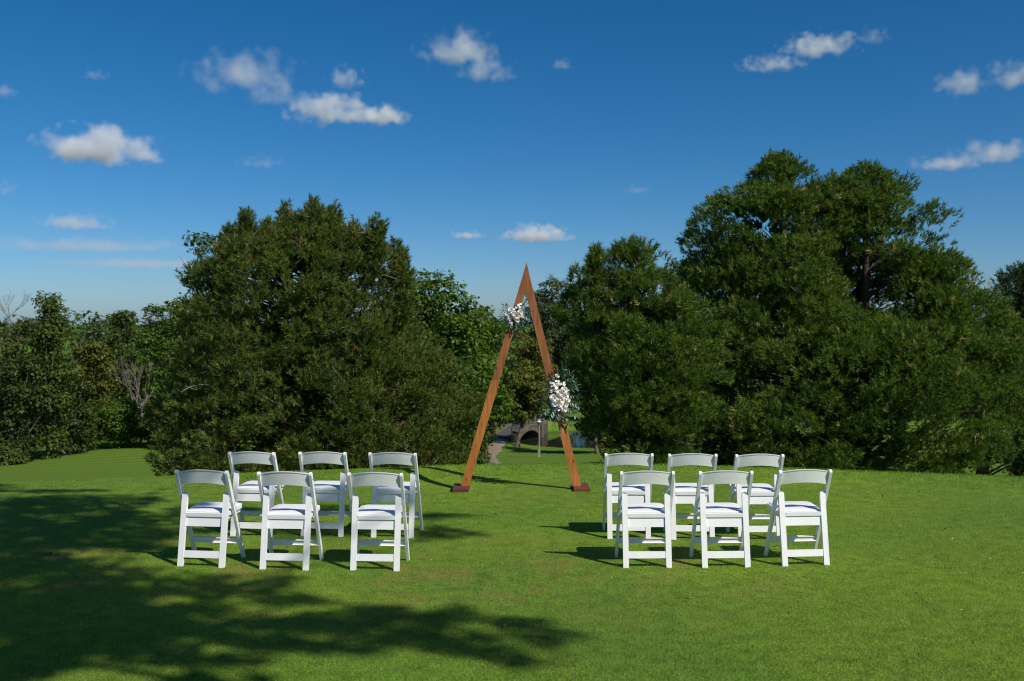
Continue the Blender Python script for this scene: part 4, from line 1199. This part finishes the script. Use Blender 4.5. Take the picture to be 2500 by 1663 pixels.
rng = np.random.default_rng(101)
def scatter(n, y0, y1, margin):
    """denser towards the front"""
    u = rng.random(n)
    y = y0 * (y1 / y0) ** u
    x = rng.uniform(-1, 1, n) * (0.56 * y + margin)
    return x, y
x, y = scatter(720000, 4.8, 15.0, 0.6)
s = crest(x, y)
clump = np.sin(x * 3.1 + np.sin(y * 2.3)) * np.sin(y * 3.7 + np.sin(x * 1.9)) 
k = ((s < -0.75) | ((x < -3.2) & (s < 1.5))) & (rng.random(len(x)) < 0.85 + 0.15 * clump)
blades('lawn_grass', 'short mown turf of the green', x[k], y[k], .010, .024, .0050, M['grass'], rng, 0.6)
n = 180000                                                  # thinner turf either side of the view
y = rng.uniform(3.0, 15.0, n); x = np.where(rng.random(n) < .5, -1, 1) * (0.56 * y + 0.6 + 6.5 * rng.random(n) ** 1.3)
k = crest(x, y) < 1.0
blades('side_grass', 'short mown turf on both sides of the seating', x[k], y[k], .012, .026, .0075, M['grass'], rng, 0.6)
x, y = scatter(330000, 10.5, 17.0, 1.0)
s = crest(x, y)
k = (s > -0.85 + 0.08 * np.sin(x * 2)) & (s < 2.5) & (rng.random(len(x)) < np.clip((x + 4.6) / 2.2, 0.0, 1))
blades('fringe_grass', 'longer rough grass round the edge of the green', x[k], y[k], .014, .036, .0055, M['fringe'], rng, 0.5)

# small things lying in the turf
def litter(name, label, n, mat, size, seed, xr, yr):
    r = np.random.default_rng(seed)
    y = r.uniform(*yr, n); x = r.uniform(xr[0], xr[1], n)
    P = np.stack([x, y, ground_z(x, y) + .022], -1)
    a = norm(np.stack([r.normal(size=n), r.normal(size=n), r.normal(size=n) * .2], -1))
    b = norm(np.cross(a, np.array([0, 0, 1.0]))); up = np.array([0, 0, .3])
    s = size * r.uniform(.6, 1.4, (n, 1))
    V = np.stack([P - a * s * .5, P + b * s * .3 + up * s, P + a * s * .5, P - b * s * .3 + up * s], 1).reshape(-1, 3)
    me = np_mesh(name, V, np.arange(n * 4).reshape(-1, 4), 4, [mat])
    tag(link(bpy.data.objects.new(name, me)), label, kind='stuff')
litter('clover_flowers', 'tiny pale clover flowers dotted over the turf', 110, M['fleck'], .016, 3, (-2, 7), (6.5, 12.5))
litter('fallen_leaves', 'small brown leaves lying on the turf', 60, M['fallen'], .035, 4, (-4, 6), (6, 12.5))

# ------------------------------------------------------------------ clouds
def cloud(label, x, y, z, rx, rz, dens, seed, wisp=0.5, squash=1.0):
    ry = rx * 0.7
    rr = np.random.default_rng(seed)
    bm = bmesh.new()
    bmesh.ops.create_icosphere(bm, subdivisions=3, radius=1.0)
    for v in bm.verts: v.co = Vector((v.co.x * rx * 1.25, v.co.y * ry * 1.25, v.co.z * rz * 1.35))
    m = bpy.data.materials.new('cloud_vapour')
    m.use_nodes = True
    nt = m.node_tree
    nt.nodes.remove(nt.nodes['Principled BSDF'])
    tc = nt.nodes.new('ShaderNodeTexCoord')
    sv = N(nt, 'ShaderNodeVectorMath', _operation='MULTIPLY'); nt.links.new(tc.outputs['Object'], sv.inputs[0])
    sv.inputs[1].default_value = (1 / rx, 1 / ry, 1 / rz)
    # warp the outline with low noise
    nz1 = N(nt, 'ShaderNodeTexNoise', Scale=1.6 / rz ** .5 / rx ** .5, Detail=1.0)
    ad = N(nt, 'ShaderNodeVectorMath', _operation='ADD'); nt.links.new(tc.outputs['Object'], ad.inputs[0]); ad.inputs[1].default_value = (seed * 913.0, seed * 371.0, seed * 53.0)
    nt.links.new(ad.outputs[0], nz1.inputs['Vector'])
    nz2 = N(nt, 'ShaderNodeTexNoise', Scale=2.6 / rz, Detail=6.0, Roughness=0.66)
    nt.links.new(ad.outputs[0], nz2.inputs['Vector'])
    ln = N(nt, 'ShaderNodeVectorMath', _operation='LENGTH'); nt.links.new(sv.outputs[0], ln.inputs[0])
    # flat-ish base: push the lower half outwards
    sz = nt.nodes.new('ShaderNodeSeparateXYZ'); nt.links.new(sv.outputs[0], sz.inputs[0])
    lowr = N(nt, 'ShaderNodeMapRange'); nt.links.new(sz.outputs['Z'], lowr.inputs[0])
    lowr.inputs[1].default_value = -0.25; lowr.inputs[2].default_value = -0.75; lowr.inputs[4].default_value = 0.5
    def math_(op, a, b):
        n_ = N(nt, 'ShaderNodeMath', _operation=op)
        for s_, v_ in ((n_.inputs[0], a), (n_.inputs[1], b)):
            if isinstance(v_, bpy.types.NodeSocket): nt.links.new(v_, s_)
            else: s_.default_value = v_
        return n_.outputs[0]
    f = math_('SUBTRACT', 0.86, ln.outputs['Value'])
    f = math_('SUBTRACT', f, lowr.outputs[0])
    f = math_('ADD', f, math_('MULTIPLY', math_('SUBTRACT', nz1.outputs['Fac'], 0.5), 2.3))
    f = math_('ADD', f, math_('MULTIPLY', math_('SUBTRACT', nz2.outputs['Fac'], 0.5), 0.9 + wisp))
    edge = N(nt, 'ShaderNodeMapRange'); nt.links.new(f, edge.inputs[0])
    edge.inputs[1].default_value = 0.0; edge.inputs[2].default_value = 0.55 + wisp * 0.8
    vol = nt.nodes.new('ShaderNodeVolumeScatter')
    vol.inputs['Color'].default_value = (0.985, 0.985, 0.985, 1)
    vol.inputs['Anisotropy'].default_value = 0.0
    nt.links.new(math_('MULTIPLY', edge.outputs[0], 0.27 * dens / rz), vol.inputs['Density'])
    nt.links.new(vol.outputs[0], nt.nodes['Material Output'].inputs['Volume'])
    o = bm_obj('cloud', bm, m)
    o.location = (x, y, z)
    tag(o, label, 'cloud', 'small white clouds in the blue sky')
    return o
cloud('large bright cloud low on the left of the sky', -1672, 4062, 702, 250, 92, 6, 1, 0.25)
cloud('broad grey wispy cloud in the upper left sky', -766, 2840, 702, 160, 74, 2.2, 2, 0.8)
cloud('faint lower trail of the broad grey wispy cloud', -748, 3085, 702, 85, 60, 1.6, 3, 0.8)  # part of the grey wispy cloud, added as its own volume
cloud('small ragged cloud between the wispy and the bright clouds', -479, 2880, 702, 58, 40, 2.2, 4, 0.6)
cloud('larger left lobe of the bright cloud above the broad pine', -610, 3342, 702, 145, 62, 5, 5, 0.35)  # left part of a single cloud, split into a volume per lobe
cloud('smaller right lobe of the bright cloud above the broad pine', -440, 3356, 690, 110, 42, 4, 6, 0.4)  # right part of that same cloud
cloud('white cloud high above the arch', -134, 2588, 702, 108, 58, 3.2, 7, 0.55)
cloud('lower right wisp of the white cloud high above the arch', -70, 2766, 695, 84, 44, 2, 8, 0.7)  # extra volume for the lower edge of the high white cloud
cloud('tiny wisp right of the cloud high above the arch', 138, 2719, 702, 32, 20, 1.2, 9, 0.8)
cloud('white cloud high on the right, brightest there', 783, 2539, 702, 95, 36, 3.4, 10, 0.5)
cloud('flat wisp left of the bright cloud high on the right', 714, 2719, 702, 93, 22, 1.8, 11, 0.7)
cloud('puffy cloud near the right edge, second from the edge', 1336, 2955, 702, 80, 50, 2.4, 12, 0.6)
cloud('puffy cloud cut by the right edge of the photo', 1446, 2865, 702, 82, 50, 2.6, 13, 0.6)
cloud('long flat cloud above the tallest pine at the right edge', 2021, 4167, 702, 180, 60, 2.2, 14, 0.6)
cloud('thin left tail of the long flat cloud above the tallest pine', 1946, 4432, 702, 170, 38, 1.8, 15, 0.7)  # extends the long flat cloud with another volume
cloud('soft flat cloud low over the left wood', -2277, 5200, 512, 200, 50, 1.8, 16, 0.6)
cloud('short flat cloud left of the arch apex', -235, 5200, 449, 84, 30, 2.6, 17, 0.5)
cloud('bright low cloud right of the arch apex', 135, 5200, 451, 180, 58, 5, 18, 0.35)
cloud('faint cloud at the left edge, upper', -1558, 3056, 702, 42, 32, 1.3, 19, 0.7)
cloud('faint cloud at the left edge, lower', -2642, 5200, 689, 68, 54, 1.3, 20, 0.7)
cloud('barely visible wisp below the bright long cloud', -1109, 4396, 702, 96, 36, 0.8, 21, 0.9)
cloud('barely visible wisp above the large bright cloud', -1188, 2840, 702, 38, 22, 0.9, 22, 0.9)
cloud('barely visible wisp between the arch and the tallest pine', 661, 5200, 689, 82, 34, 0.7, 23, 0.9)
cloud('faint torn wisp at the upper right of the bright high cloud', 889, 2449, 702, 40, 26, 1.2, 24, 0.9)
cloud('thin hazy streak of cloud low over the left wood', -2250, 5200, 395, 620, 36, 0.45, 25, 0.8)
cloud('second thin hazy streak below the first at lower left', -1900, 5200, 300, 520, 24, 0.4, 26, 0.8)
